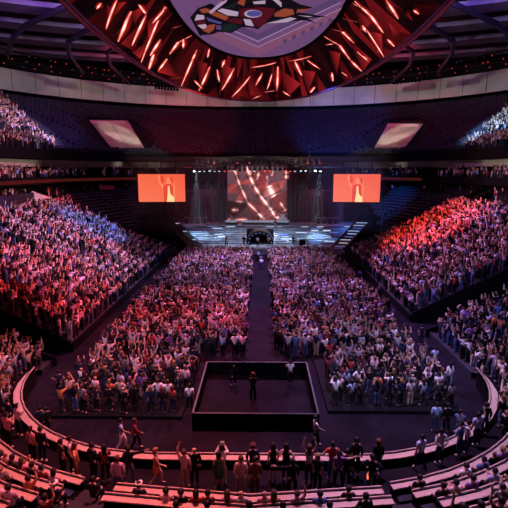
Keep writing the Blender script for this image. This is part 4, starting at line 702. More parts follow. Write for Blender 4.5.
FG = [
([-6.66, 21.65, 0], 'walk', -70, 'light blue', 'white', 'tee', 0, 'short', 0, 0, 1.0, False, None, 'person in light blue shirt and pale trousers walking on the floor before the counter'),
([-5.95, 21.66, 0], 'walk', -75, 'dark red', 'black', 'long', 0, 'short', 2, 0, 1.0, False, None, 'person in dark red jacket walking beside the pale trousered walker'),
([3.17, 22.06, 0], 'walk', -80, 'white', 'black', 'tee', 1, 'short', 0, 0, 1.0, False, None, 'person in white blouse walking alone past the fenced platform'),
([-3.79, 25.61, 0], 'stand', 0, 'white', 'black', 'tee', 0, 'short', 0, 0, 1.0, False, None, 'person in white shirt standing left of the fenced platform'),
([-1.36, 28.66, 0.12], 'crouch', 20, 'black', 'black', 'long', 1, 'long', 0, 0, 1.0, False, None, 'person in black crouching inside the fenced platform'),
([-0.08, 26.41, 0.12], 'film', 0, 'black', 'black', 'long', 0, 'short', 0, 0, 1.1, False, None, 'person in black standing in the centre of the fenced platform'),
([2.3, 28.86, 0.12], 'clap', 5, 'white', 'black', 'tee', 0, 'short', 0, 0, 1.0, False, None, 'person in white shirt at the far right corner inside the fenced platform'),
([12.7, 31.64, 0], 'walk', 5, 'light blue', 'pale grey', 'tee', 0, 'short', 0, 0, 1.0, False, None, 'person in light blue shirt walking alone in the right corridor'),
([12.72, 28.98, 0], 'stand', 10, 'white', 'light blue', 'long', 1, 'long', 0, 0, 1.0, False, None, 'long haired person in pale poncho in the right corridor'),
([9.85, 23.56, 0], 'stand', 0, 'light blue', 'jeans', 'long', 0, 'short', 0, 0, 1.0, False, None, 'person in light blue jacket on the floor right, beside one in black'),
([10.4, 23.47, 0], 'stand', 0, 'black', 'black', 'long', 0, 'short', 0, 0, 1.0, False, None, 'person in black beside the light blue jacket on the right floor'),
([13.4, 36.5, 0], 'stand', 0, 'navy', 'navy', 'tee', 0, 'short', 0, 0, 1.0, False, None, 'person in navy standing alone beside the right tunnel'),
([-11.31, 22.85, 0], 'stand', 30, 'navy', 'black', 'long', 0, 'short', 0, 0, 1.0, False, None, 'person in navy jacket against the floor side of the left counter'),
([-10.94, 22.76, 0], 'stand', 40, 'black', 'black', 'long', 0, 'short', 0, 0, 1.0, False, None, 'person in black against the floor side of the left counter'),
([-12.25, 27.36, 0], 'hips', 10, 'navy', 'black', 'tee', 1, 'short', 0, 0, 1.0, False, None, 'person in navy with elbow out beside the left floor wing'),
([10.78, 22.8, 0], 'clap', -30, 'blue', 'jeans', 'tee', 0, 'short', 0, 0, 1.0, False, None, 'person in blue leaning on the floor side of the right counter'),
([-9.91, 19.12, 1.0], 'stand', -20, 'pink', 'black', 'tee', 1, 'short', 0, 0, 1.0, False, None, 'person in pink on the left walkway behind the counter bend'),
([-9.46, 19.13, 1.0], 'stand', -10, 'navy', 'navy', 'long', 0, 'short', 0, 0, 1.0, False, None, 'person in navy on the left walkway next to one in pink'),
([-7.84, 18.37, 1.0], 'stand', -70, 'pale pink', 'black', 'tee', 0, 'short', 0, 0, 1.0, False, None, 'person in pale pink shirt on the left walkway, side on'),
([-8.14, 18.16, 1.0], 'stand', -40, 'dark grey', 'black', 'tee', 1, 'short', 0, 0, 1.0, False, None, 'person in dark grey before the pale pink shirt, left walkway'),
([-7.44, 17.9, 1.0], 'out', -80, 'orange', 'brown', 'long', 1, 'long', 2, 0, 1.0, False, None, 'person in orange jacket reaching out on the left walkway'),
([-6.71, 17.91, 1.0], 'stand', -30, 'navy', 'black', 'long', 0, 'short', 0, 0, 1.0, False, None, 'person in navy facing one in dark red, left walkway'),
([-6.16, 17.79, 1.0], 'clap', 20, 'dark red', 'black', 'long', 1, 'long', 0, 0, 1.0, False, None, 'long haired person in dark red, left walkway'),
([-5.33, 16.88, 1.0], 'stand', 0, 'lilac', 'jeans', 'long', 0, 'short', 2, 0, 1.05, False, None, 'big person in lilac grey sweater and jeans, seen from behind'),
([-5.11, 17.68, 1.0], 'out', 0, 'black', 'jeans', 'long', 0, 'short', 0, 0, 1.0, False, None, 'person in black pointing right along the counter'),
([-3.95, 17.57, 1.0], 'walk', -80, 'orange', 'bare', 'dress', 1, 'bob', 3, 2, 1.0, False, None, 'blond person in orange dress walking along the counter'),
([-2.76, 17.46, 1.0], 'armupleft', -10, 'pale pink', 'beige', 'long', 0, 'short', 2, 2, 1.0, False, None, 'person in pale pink suit waving the left arm behind the counter'),
([-2.37, 17.65, 1.0], 'stand', 15, 'black', 'black', 'long', 0, 'bald', 0, 2, 1.0, False, None, 'bald person in black next to the pale pink suit'),
([-1.24, 17.73, 1.0], 'film', 0, 'white', 'beige', 'long', 0, 'short', 0, 0, 1.04, False, None, 'person in white shirt and beige trousers holding a phone up'),
([-1.33, 17.36, 1.0], 'stand', 10, 'green', 'bare', 'dress', 1, 'bob', 0, 0, 1.0, False, None, 'person in green dress behind the white shirted phone holder'),
([0.06, 17.95, 1.0], 'stand', 0, 'navy', 'navy', 'long', 0, 'short', 0, 0, 1.0, False, 'dark red', 'person in navy jacket and red cap leaning at the counter'),
([-0.41, 17.07, 1.0], 'stand', 0, 'pale pink', 'beige', 'long', 0, 'short', 2, 0, 1.0, False, None, 'person in pale pink jacket, near middle walkway'),
([0.16, 17.02, 1.0], 'stand', 0, 'brown', 'brown', 'long', 0, 'short', 0, 0, 1.0, False, None, 'person in brown jacket beside the pale pink jacket'),
([0.91, 17.96, 1.0], 'stand', 15, 'black', 'bare', 'dress', 1, 'long', 0, 5, 1.0, False, None, 'long haired person in short black dress, left of two at the counter'),
([1.46, 17.97, 1.0], 'hips', -15, 'black', 'black', 'dress', 1, 'long', 0, 0, 1.0, False, None, 'long haired person in long black dress, elbow out, right of two'),
([2.42, 17.85, 1.0], 'armsup', 0, 'pale grey', 'navy', 'vest', 1, 'long', 2, 0, 1.02, False, None, 'person in pale vest and dark jeans with both arms raised at the counter'),
([3.42, 18.06, 1.0], 'hips', 0, 'red', 'jeans', 'tee', 0, 'short', 0, 0, 1.03, False, None, 'person in red shirt and jeans at the counter, seen from behind'),
([1.65, 16.92, 1.0], 'outleft', 20, 'black', 'black', 'long', 0, 'short', 0, 0, 1.0, False, None, 'person in black with left arm stretched sideways, middle walkway'),
([2.7, 17.29, 1.0], 'stand', -30, 'black', 'black', 'tee', 1, 'bob', 3, 0, 1.0, False, None, 'blond person in black top, middle walkway'),
([3.59, 17.49, 1.0], 'out', -15, 'purple', 'dark grey', 'tee', 1, 'pony', 0, 0, 1.0, False, None, 'person in purple with right arm stretched sideways'),
([3.94, 17.62, 1.0], 'stand', -20, 'black', 'black', 'long', 0, 'short', 0, 0, 1.0, False, None, 'person in black behind the stretched purple arm'),
([4.46, 18.34, 1.0], 'stand', 0, 'dark grey', 'navy', 'long', 0, 'short', 0, 0, 1.05, False, None, 'person in dark grey jacket at the counter right of the red shirt'),
([5.41, 18.36, 1.0], 'stand', 10, 'black', 'jeans', 'long', 1, 'long', 6, 0, 1.0, False, None, 'person with long auburn hair, black jacket and jeans'),
([4.9, 17.27, 1.0], 'hips', -20, 'black', 'black', 'long', 0, 'short', 0, 0, 1.0, False, None, 'person in black beside the middle block end, hand on hip'),
([7.37, 18.73, 1.0], 'walk', 20, 'light blue', 'navy', 'tee', 0, 'short', 0, 0, 1.0, False, None, 'person in light blue shirt stepping along the right counter'),
([8.39, 19.24, 1.0], 'back', 10, 'pale grey', 'navy', 'long', 0, 'short', 0, 0, 1.0, False, None, 'person in pale grey jacket, hands behind back, right counter'),
([9.54, 19.86, 1.0], 'fold', 40, 'blue', 'jeans', 'long', 0, 'short', 0, 0, 1.0, False, None, 'person in blue embracing the one in white at the right counter'),
([9.9, 19.94, 1.0], 'reach', 60, 'white', 'jeans', 'tee', 1, 'short', 0, 0, 1.0, False, None, 'person in white leaning on the blue one at the right counter'),
([10.69, 20.68, 1.0], 'armup', 0, 'light blue', 'navy', 'tee', 0, 'short', 0, 0, 1.0, False, None, 'person in light blue raising an arm at the right counter bend'),
([11.51, 21.64, 1.0], 'stand', 0, 'black', 'black', 'long', 0, 'short', 0, 0, 1.0, False, None, 'person in black at the right counter bend'),
([-12.35, 21.74, 1.0], 'stand', -20, 'navy', 'navy', 'long', 0, 'short', 0, 0, 1.0, False, None, 'person in navy at the left end of the counter, near the frame edge'),
([-11.61, 21.2, 1.0], 'fold', -30, 'pale pink', 'black', 'tee', 1, 'short', 0, 0, 1.0, False, None, 'person in pale pink with folded arms, left end of the counter'),
([-11.57, 20.18, 1.0], 'clap', -20, 'pink', 'black', 'tee', 0, 'short', 0, 0, 1.05, False, None, 'person in pink clapping at the left end of the counter'),
([-11.68, 29.2, 0], 'walk', 0, 'black', 'black', 'long', 0, 'short', 0, 0, 1.0, False, None, 'person in black walking in the left corridor'),
([-4.12, 15.52, 1.35], 'seat', -7, 'navy', 'black', 'tee', 0, 'short', 0, 0, 1.0, False, 'white', 'person in navy with white cap seated at the left end of the middle bench'),
([-3.05, 15.22, 1.35], 'seat', -5, 'pale pink', 'black', 'tee', 0, 'short', 0, 0, 1.0, False, None, 'person in pale pink seated second from the left on the middle bench'),
([-2.5, 15.14, 1.35], 'seat', -4, 'black', 'black', 'tee', 0, 'short', 0, 0, 1.0, False, None, 'person in black seated on the middle bench below the pale pink suit'),
([-1.95, 15.12, 1.35], 'seat', -3, 'red', 'black', 'tee', 1, 'bob', 0, 0, 1.0, False, None, 'person in red seated on the middle bench left of the green dress'),
([-1.52, 15.12, 1.35], 'seat', -2, 'dark red', 'black', 'tee', 0, 'short', 0, 0, 1.0, False, None, 'person in dark red seated on the middle bench before the green dress'),
([-0.82, 15.12, 1.35], 'seat', -1, 'pink', 'black', 'tee', 1, 'long', 2, 0, 1.0, False, None, 'long haired person in pink seated on the middle bench'),
([-0.33, 15.12, 1.35], 'seat', -1, 'white', 'black', 'tee', 0, 'bald', 0, 0, 1.0, False, None, 'person in white seated on the middle bench below the pale pink jacket'),
([0.53, 15.12, 1.35], 'seat', 1, 'pale pink', 'black', 'tee', 0, 'bald', 0, 0, 1.0, False, None, 'person in pale pink seated on the middle bench, right of the brown jacket'),
([0.86, 15.12, 1.35], 'seat', 1, 'orange', 'black', 'tee', 1, 'long', 2, 0, 1.0, False, None, 'long haired person in orange seated on the middle bench'),
([1.7, 15.12, 1.35], 'seatup', 3, 'pale pink', 'black', 'tee', 0, 'short', 2, 0, 1.0, False, None, 'person in pale pink seated on the middle bench with one arm up'),
([2.52, 15.14, 1.35], 'seat', 4, 'blue', 'black', 'tee', 0, 'short', 0, 0, 1.0, False, None, 'person in blue seated on the middle bench'),
([3.6, 15.43, 1.35], 'seat', 6, 'black', 'black', 'tee', 0, 'short', 0, 0, 1.0, False, None, 'person in black seated at the right part of the middle bench'),
([-2.46, 14.03, 1.75], 'seat', -4, 'dark red', 'black', 'tee', 0, 'short', 0, 0, 1.0, False, None, 'person in dark red in the second middle row, leftmost'),
([-1.41, 14.02, 1.75], 'seat', -2, 'purple', 'black', 'tee', 0, 'short', 0, 0, 1.0, False, None, 'person in purple in the second middle row'),
([-0.0, 14.02, 1.75], 'seat', 0, 'black', 'black', 'tee', 0, 'short', 0, 0, 1.0, False, None, 'person in black in the second middle row, near its centre'),
([1.13, 14.02, 1.75], 'seat', 2, 'navy', 'black', 'tee', 0, 'short', 0, 0, 1.0, False, None, 'person in navy in the second middle row'),
([2.7, 14.07, 1.75], 'seat', 4, 'dark grey', 'black', 'tee', 0, 'short', 0, 0, 1.0, False, None, 'person in dark grey in the second middle row, toward its right'),
([4.01, 14.51, 1.75], 'seat', 6, 'black', 'black', 'tee', 0, 'short', 0, 0, 1.0, False, None, 'person in black in the second middle row, rightmost'),
([-5.93, 15.81, 1.35], 'seat', -10, 'navy', 'black', 'tee', 0, 'short', 0, 0, 1.0, False, None, 'person in navy seated at the aisle end of the first left bench'),
([-7.61, 16.26, 1.35], 'seat', -13, 'pale pink', 'black', 'tee', 1, 'bob', 0, 0, 1.0, False, None, 'person in pale pink seated on the first left bench'),
([-8.18, 16.47, 1.35], 'seat', -14, 'dark red', 'black', 'tee', 0, 'short', 0, 0, 1.0, False, None, 'person in dark red seated on the first left bench'),
([-8.65, 16.66, 1.35], 'seat', -15, 'navy', 'black', 'tee', 0, 'short', 0, 0, 1.0, False, None, 'person in navy seated on the first left bench under the counter bend'),
([-7.03, 14.96, 1.75], 'seat', -11, 'navy', 'black', 'tee', 0, 'short', 0, 0, 1.0, False, 'white', 'person in white cap seated on the second left bench'),
([-8.08, 15.28, 1.75], 'seatup', -13, 'orange', 'black', 'tee', 0, 'short', 0, 0, 1.0, False, None, 'person in orange with bare arm raised on the second left bench'),
([-6.77, 13.78, 2.15], 'seatup', -11, 'dark red', 'black', 'tee', 0, 'short', 0, 0, 1.0, False, None, 'person in dark red raising a long bare arm, third left bench'),
([6.41, 16.11, 1.35], 'seat', 11, 'black', 'black', 'tee', 0, 'short', 0, 0, 1.0, False, None, 'person in black seated at the aisle end of the first right bench'),
([8.48, 16.85, 1.35], 'seat', 14, 'white', 'black', 'tee', 0, 'short', 0, 0, 1.0, False, None, 'person in white shirt seated on the first right bench'),
([9.37, 17.29, 1.35], 'seat', 16, 'blue', 'black', 'tee', 0, 'short', 0, 0, 1.0, False, None, 'person in blue seated on the first right bench near the frame edge'),
([6.89, 15.12, 1.75], 'seat', 11, 'dark grey', 'black', 'tee', 0, 'short', 0, 0, 1.0, False, None, 'person in dark grey seated on the second right bench'),
([7.41, 15.28, 1.75], 'seatclap', 12, 'pale pink', 'black', 'tee', 0, 'short', 0, 0, 1.0, False, None, 'person in pale pink clapping on the second right bench'),
([8.13, 15.54, 1.75], 'seat', 13, 'purple', 'black', 'tee', 0, 'short', 0, 0, 1.0, False, None, 'person in purple seated on the second right bench'),
([9.12, 15.96, 1.75], 'seatclap', 15, 'light blue', 'black', 'tee', 0, 'short', 0, 0, 1.0, False, None, 'person in light blue on the second right bench near the edge'),
([6.55, 12.81, 2.55], 'seatleft', 10, 'dark red', 'black', 'tee', 0, 'short', 0, 0, 1.12, False, None, 'person in dark red raising the left arm, fourth right bench'),
([7.16, 12.96, 2.55], 'seat', 11, 'black', 'black', 'tee', 0, 'short', 0, 0, 1.1, False, None, 'person in black beside the dark red raised arm, fourth right bench'),
([7.88, 13.17, 2.55], 'seatleft', 12, 'dark red', 'black', 'tee', 0, 'short', 0, 0, 1.1, False, None, 'person raising a bare left arm at the right frame edge, fourth bench')]
for f in FG:
    (x, y, z), pose, yaw, top, legs, kind, fem, hair, hc, sc_, scale, face, cap, lab = f
    o = person((x, y, z), math.radians(yaw), pose, top, legs, kind, fem, hair, hc, sc_, scale, lab, None, face or abs(yaw) >= 20, cap=cap)
    if 'phone' in lab.split(): phone(o, pose, 'phone held up by the '+lab.split(' holding')[0])
# band on the stage
for (x, y, z, pose, top, legs, kind, fem, hair, lab) in ((-.2, 79.6, 1, 'mic', 'white', 'black', 'tee', 0, 'short', 'singer in white standing at the centre of the stage front'), (-5.6, 80, 1, 'guitar', 'red', 'black', 'tee', 0, 'short', 'guitarist in red shirt on the left side of the stage'), (1.7, 80.2, 1, 'guitar', 'beige', 'black', 'tee', 0, 'long', 'guitarist in beige with orange guitar right of the singer'), (-2.6, 81, 1, 'stand', 'black', 'black', 'long', 0, 'short', 'musician in black left of the singer by the arch'),
        (6.0, 81.3, 1, 'clap', 'black', 'black', 'long', 0, 'short', 'musician in black behind the keyboard'), (-.2, 92.3, 3.5, 'clap', 'black', 'black', 'long', 0, 'short', 'person in black behind the long white table'), (-5.4, 92.3, 3.5, 'armup', 'pale grey', 'black', 'tee', 0, 'short', 'person in pale top behind the short left table'), (4.6, 92.4, 4.3, 'seat', 'white', 'black', 'tee', 0, 'short', 'drummer in white behind the white drum kit')):
    o = person((x, y, z), PI, pose, top, legs, kind, fem, hair, 1, 0, 1.05, lab, None, True)
    if pose == 'guitar':
        t = empty('electric_guitar', (x, y-.28, z+1.12), 'orange electric guitar of the '+lab.split(' on ')[0].split(' with ')[0].replace(' in', ' dressed in'), 'guitar', None, PI); b = MB(); b.tube([(0, -.03, 0), (0, .03, 0)], .19, 12); b.build('guitar_body', M['gold'], t); b = MB(); b.tube([(-.15, 0, .02), (-.75, 0, .18)], .025, 5); b.build('guitar_neck', M['dark'], t)
    if pose == 'mic':
        t = empty('microphone_stand', (x, y-.35, z), 'black microphone stand before the singer', 'stand'); b = MB(); b.tube([(0, 0, 0), (0, 0, 1.5)], .018, 6); b.build('pole', M['dark'], t); b = MB(); b.tube([(0, 0, 0), (0, 0, .03)], .16, 12); b.build('base', M['dark'], t); b = MB(); b.tube([(0, 0, 1.5), (0, .1, 1.56)], .03, 8); b.build('microphone', M['gun'], t)
ds = MB(); ds.tube([(0, 0, 0), (0, 0, .7)], [.2, .2], 10); o = ds.build('drum_stool', M['dark']); o.location = (4.6, 92.35, 4.0); tag(o, 'dark stool under the drummer', 'stool')
st = MB(); st.box((0, 0, .3), (2.6, 1.6, .6)); o = st.build('drum_riser', M['black']); o.location = (4.6, 92.9, 3.5); tag(o, 'low black riser behind the short right table', 'riser')
# a lamp carried by one guest, and a white carrier bag
b = MB(); b.tube([(0, 0, 0), (0, 0, .1), (0, 0, .26)], [.035, .06, .03], 10); o = b.build('glowing_lantern', M['glow']); o.location = (4.75, 17.3, 1.6); tag(o, 'small glowing orange lamp held up beside the dark jacketed man', 'lamp')
# ------------------------------------------------------------------ the crowd: one list of standing places
rc = random.Random(21)
def fwd(p):
    v = V3(p).to_2d(); x, y, z = np.array(p)-np.array(cam.location); return x, y, z
cM = cam.matrix_basis.inverted() if False else (Matrix.Translation(cam.location) @ cam.rotation_euler.to_matrix().to_4x4()).inverted()
def px(p):
    q = cM @ V3(p); return (254+470*q.x/-q.z, 254-470*q.y/-q.z, -q.z) if q.z < -.5 else (9e3, 9e3, -1)
PL = []                                      # (x, y, z, yaw, block, row, seat in row, mode)
FGXY = [(f[0][0], f[0][1]) for f in FG]
def add(x, y, z, block, row, i, mode='crowd', yaw=None):
    q = px((x, y, z+1.0))
    if not (-70 < q[0] < 578 and q[1] < 560): return
    if any((x-a)**2+(y-b_)**2 < .3 for a, b_ in FGXY): return
    if yaw is None: yaw = math.atan2(x-0, 84-y)*.8 if y < 80 else 0
    PL.append((x, y, z, yaw+rc.uniform(-.45, .45), block, row, i, mode))
def grid(block, x0, x1, y0, y1, dx, dy, z, keep=1., inner=-1):
    n = int((y1-y0)/dy)
    for r in range(n):
        y = y0+r*dy; m = int((x1-x0)/dx); k = 0
        for c in range(m+1):
            x = (x0+c*dx) if inner < 0 else (x1-c*dx)
            if rc.random() > keep: continue
            add(x+rc.uniform(-.17, .17)+(r % 2)*dx*.4*(1 if inner < 0 else -1), y+rc.uniform(-.16, .16), z, block, r, k); k += 1
grid('left floor wing', -11.2, -4.3, 25.0, 33.2, .74, .86, .2, .96)
grid('right floor wing', 4.9, 11.6, 25.9, 33.2, .74, .86, .2, .96)
grid('left floor block', -11.6, -1.05, 34.0, 77.0, .70, .84, 0, .95, 1)
grid('right floor block', 1.75, 11.9, 34.0, 77.0, .70, .84, 0, .95)
for sg, nm in ((-1, 'left'), (1, 'right')):
    for k in range(18):                      # side stands
        d = .35+.9*k; z = lower(.9*k); y = TUN[sg][1]+.6; i = 0; yend = 72.2+rc.uniform(-.8, .8)-(0 if sg < 0 else 0)+(2 if k > 15 and sg < 0 else 0)
        while y < yend:
            if rc.random() < .955 and not (abs(y-54.5) < .55) and not (sg < 0 and k > 8 and abs(y-47.2) < .8):
                add(sg*(14.4+d)+rc.uniform(-.15, .15), y+rc.uniform(-.12, .12), z, nm+' side stand', k, i, 'stand', math.atan2(sg*(14.4+d), (88-y))*.9); i += 1
            y += .60
    for k in range(17):                      # near corner blocks
        d = .8+.9*k; z = nb(.5+.9*k); i = 0; y = TUN[sg][0]-.6
        while y > 29.0-k*.3:
            if rc.random() < .93: add(sg*(14.4+d)+rc.uniform(-.15, .15), y+rc.uniform(-.12, .12), z, nm+' near stand', k, i, 'stand'); i += 1
            y -= .64
    for k in range(9):                       # people on the bench rows
        n = int(28+3*k)
        for i in range(n):
            u = 1.15+.72*(i+.5)/n; x, y, _ = pt(sg, drow(sg, k, u)+.86, u)
            if rc.random() < (.85 if sg < 0 else .55)+.03*k: add(x+rc.uniform(-.06, .06), y, rowz(k), nm+' bench block', k, i, 'seat', math.atan2(x, 60-y)*.8)
    for k in range(3):                       # guests in the corner behind the counter
        for i in range(13):
            u = 1.45+.55*(i+.5)/13; x, y, _ = pt(sg, .85+.62*k, u)
            if .85+.62*k < drow(sg, 0, u)-.2 and rc.random() < .88: add(x, y, 1., nm+' counter end', k, i)
    for k in range(2):                       # balcony
        y = 46.
        n = 90
        for i in range(n):
            u = uY(48)+(3.75-uY(48))*i/n; p = max(0, .95-.75*max(0, u-2.75))
            x, yy, _ = pt(sg, (18., 19.1)[k], u)
            if rc.random() < p*(1 if k == 0 else .7): add(x, yy, (12.4, 12.95)[k], nm+' balcony', k, i, 'stand', math.atan2(x, 88-yy) if yy < 85 else sg*1.5)
    for i in range(60):                      # suite level
        u = uY(46)+(3.5-uY(46))*i/60; x, yy, _ = pt(sg, 17.6+rc.uniform(0, 1.5), u)
        if rc.random() < (.75 if sg < 0 and yy < 66 else .22): add(x, yy, 9.7, nm+' suites', 0, i, 'stand', sg*1.2)
    for k in range(28):                      # upper tier
        d = 18.85+.95*k; z = upper(18.5+.95*k); y = 52.; i = 0
        ym = 77.5+(d-19)*.85
        while y < ym:
            u = uY(y) if y < CY1 else 3+(y-CY1)/((R0+d)*PI/2); x, yy, _ = pt(sg, d, u)
            if rc.random() < .9 and not (4 <= k <= 5): add(x, yy, z, nm+' upper tier', k, i, 'stand', math.atan2(x, 88-yy)); i += 1
            y += .62
for i in range(5): add(1.0*0+.3+rc.uniform(-.35, .5), 66+i*1.9, 0, 'centre aisle', i, 0, 'walk')
for (x, y) in ((-12.3, 45), (-12.9, 51), (12.9, 58), (12.6, 62), (-12.6, 66), (13.2, 49.5), (12.7, 44.2), (12.2, 43.9)): add(x, y, 0, 'side corridor', 0, int(y), 'walk')
# clothing
TOPS = ['white']*5+['pale pink']*3+['pale grey']*2+['light blue']*2+['grey']*3+['dark grey']*6+['black']*13+['navy']*4+['red']*2+['dark red', 'lilac', 'lilac', 'beige', 'pink', 'blue', 'purple', 'orange']
LEGC = ['black']*8+['jeans']*3+['dark grey']*4+['navy', 'beige']
PST = ['stand']*3+['armsup']*4+['armup']*3+['armupleft']*3+['film']*4+['clap']*3+['reach']*3+['halfup']*3+['head', 'hips', 'fold']
PSE = ['seat']*8+['seatup', 'seatleft', 'seatfilm', 'seatclap']
ATT = []
for p in PL:
    ps = rc.choice(PSE) if p[7] == 'seat' else ('walk' if p[7] == 'walk' else rc.choice(['stand', 'stand', 'clap', 'hips', 'film', 'fold', 'halfup'] if 'wing' in p[4] and p[5] < 3 else PST))
    ATT.append((ps, rc.choice(TOPS), rc.choice(LEGC), rc.random() < .45, rc.randrange(6), rc.randrange(7), rc.uniform(.93, 1.07)))
order = sorted(range(len(PL)), key=lambda i: px((PL[i][0], PL[i][1], PL[i][2]+1))[2])
vis = [i for i in order if (lambda q: 0 < q[0] < 508 and q[1] < 507)(px((PL[i][0], PL[i][1], PL[i][2]+1.5)))]
NIND = 300-len(FG)-8; chosen = set(vis[:NIND]); rest = [i for i in range(len(PL)) if i not in chosen]
ORD = NUM
RANK = {}
for key in {(p[4], p[5]) for p in PL}:
    ids = [i for i, p in enumerate(PL) if (p[4], p[5]) == key]
    if 'bench' in key[0]:                    # counted together with the guests listed above
        sg = -1 if key[0].startswith('left') else 1; fx = sorted([abs(PL[i][0]) for i in ids]+[abs(f[0][0]) for f in FG if abs(f[0][2]-rowz(key[1])) < .03 and f[0][0]*sg > 5.4])
        for i in ids: RANK[i] = fx.index(abs(PL[i][0]))
    else:
        for n_, i in enumerate(ids): RANK[i] = n_
def ordw(n): return NUM[n] if n < 30 else 'about %dth' % n
ENDS = {'wing': 'from left', 'floor': 'from the aisle', 'side': 'from near end', 'near': 'from far end', 'bench': 'from the aisle', 'counter': 'along'}
for i in sorted(chosen):
    x, y, z, yaw, blk, row, k, mode = PL[i]; ps, top, lg, fem, sk, hc, sc_ = ATT[i]
    ph = PHRASE[ps].replace('with ', '').replace('seated with ', '').replace('seated, ', '').replace('seated and ', ''); wd = blk.split()
    end = ENDS['wing' if 'wing' in wd else 'floor' if 'floor' in wd else 'side' if 'side' in wd else 'bench' if 'bench' in wd else 'near' if 'near' in wd else 'counter']
    lab = 'person in %s, %s, %s %s row, %s %s' % (top, ph, blk, ordw(row), ordw(RANK[i]), end)
    kind = 'long' if (k*7+row*3) % 4 == 0 else 'tee'; hair = ('long', 'bob', 'pony', 'long')[(k+row) % 4] if fem else ('short', 'short', 'short', 'bald')[(k*3+row) % 4]
    person((x, y, z), yaw, ps, top, lg, kind, int(fem), hair, hc, sk, sc_*(.96 if fem else 1), lab, 'guests in the '+blk)
# everyone farther away is one crowd
def proto(pose, fem):
    J = joints(pose, fem); N, E = body_nodes(J, fem, False, .16); me = skin('proto', N, E, 0, M['crowd'])
    nv, nf = len(me.vertices), len(me.polygons); co = np.empty(nv*3, np.float32); me.vertices.foreach_get('co', co)
    ls = np.empty(nf, np.int32); lt = np.empty(nf, np.int32); me.polygons.foreach_get('loop_start', ls); me.polygons.foreach_get('loop_total', lt)
    lv = np.empty(len(me.loops), np.int32); me.loops.foreach_get('vertex_index', lv); fc = np.empty(nf*3, np.float32); me.polygons.foreach_get('center', fc); fc = fc.reshape(-1, 3)
    seg = []
    for a, b_ in E: seg.append((np.array(N[a][0]), np.array(N[b_][0]), a, b_))
    cl = np.zeros(nf, np.int32); hd = np.array(J['head'])
    for i, c in enumerate(fc):
        best = None
        for a, b_, na, nb_ in seg:
            t = np.clip(np.dot(c-a, b_-a)/max(1e-9, np.dot(b_-a, b_-a)), 0, 1); dd = np.linalg.norm(c-a-t*(b_-a))
            if best is None or dd < best[0]: best = (dd, na, nb_, t)
        _, na, nb_, t = best
        if nb_ in ('chin', 'head', 'top') : cl[i] = 3 if (c[2] > hd[2]+.03 or (c[1] < hd[1]+.02 and c[2] > hd[2]-.09)) else 0
        elif nb_[:2] in ('wr', 'pa') : cl[i] = 0
        elif nb_[:2] == 'el': cl[i] = 1 if t < .6 else 0
        elif nb_[:3] in ('hip', 'kne', 'ank', 'toe'): cl[i] = 2
        else: cl[i] = 1
    bpy.data.meshes.remove(me); return co.reshape(-1, 3), ls, lt, lv, cl
SK = np.array(SKINS); HK = np.array(HAIRS); vs, lss, lts, lvs, cs = [], [], [], [], []; nv = nl = 0
for i in rest:
    x, y, z, yaw, blk, row, k, mode = PL[i]; ps, top, lg, fem, sk, hc, sc_ = ATT[i]
    co, ls, lt, lv, cl = get(('p', ps, int(fem)), lambda: proto(ps, int(fem)))
    c, s = math.cos(yaw), math.sin(yaw); R = np.array([[c, s, 0], [-s, c, 0], [0, 0, 1]])
    vs.append((co*sc_)@R+np.array([x, y, z])); lss.append(ls+nl); lts.append(lt); lvs.append(lv+nv); nv += len(co); nl += len(lv)
    pal = np.array([SK[sk], CLR[top], CLR[lg], HK[hc]]); cs.append(pal[cl])
vs = np.concatenate(vs).astype(np.float32); me = bpy.data.meshes.new('crowd'); me.vertices.add(nv); me.vertices.foreach_set('co', vs.ravel())
lvs = np.concatenate(lvs).astype(np.int32); me.loops.add(len(lvs)); me.loops.foreach_set('vertex_index', lvs)
lss = np.concatenate(lss).astype(np.int32); me.polygons.add(len(lss)); me.polygons.foreach_set('loop_start', lss)
cs = np.concatenate(cs); cs = np.concatenate([cs, np.ones((len(cs), 1))], 1).astype(np.float32)
me.update(calc_edges=True); a = me.attributes.new('Col', 'FLOAT_COLOR', 'FACE'); a.data.foreach_set('color', cs.ravel())
me.polygons.foreach_set('use_smooth', [True]*len(lss)); me.materials.append(M['crowd'])
o = bpy.data.objects.new('crowd', me); COL.objects.link(o); tag(o, 'dense cheering concert crowd filling the floor, side stands, balconies and upper tier', 'crowd', None, 'stuff')
print('crowd places', len(PL), 'verts', nv)
# ------------------------------------------------------------------ empty seats
SEATS = []
def seat_rows(sg, nm, u0, u1, d0, dd, n, zf, skip):
    for k in range(n):
        d = d0+.5+dd*k; z = zf(d0+dd*k); L = (R0+d)*PI/2; u = u0; i = 0
        while u < u1:
            if u < 3: du = .58/(CY1-CY0)
            elif u < 4: du = .58/L
            else: du = .58/CX
            x, y, _ = pt(sg, d, u); x2, y2, _ = pt(sg, d, u+.01)
            if not skip(d, u, k, i, x, y) and (lambda q: 0 < q[0] < 508 and q[1] > 0)(px((x, y, z+.4))):
                SEATS.append((x, y, z, math.atan2(y2-y, x2-x)+(PI if sg > 0 else 0)+(0), nm, k, i))
            i += 1; u += du
def skip_upper(d, u, k, i, x, y):
    if y < 77+(d-19)*.85 and not 4 <= k <= 5: return True
    if i % 16 == 0: return True
    if 6*0 <= k <= 17 and ((x < 0 and -37 < x < -22 and 90 < y < 111 and abs((x+29.5)*.6+(y-100)*.55) < 6 and k > 1) or (x > 0 and 22 < x < 35 and 90 < y < 111 and abs(-(x-28.5)*.6+(y-100)*.55) < 6 and k > 1)): return True
    return False
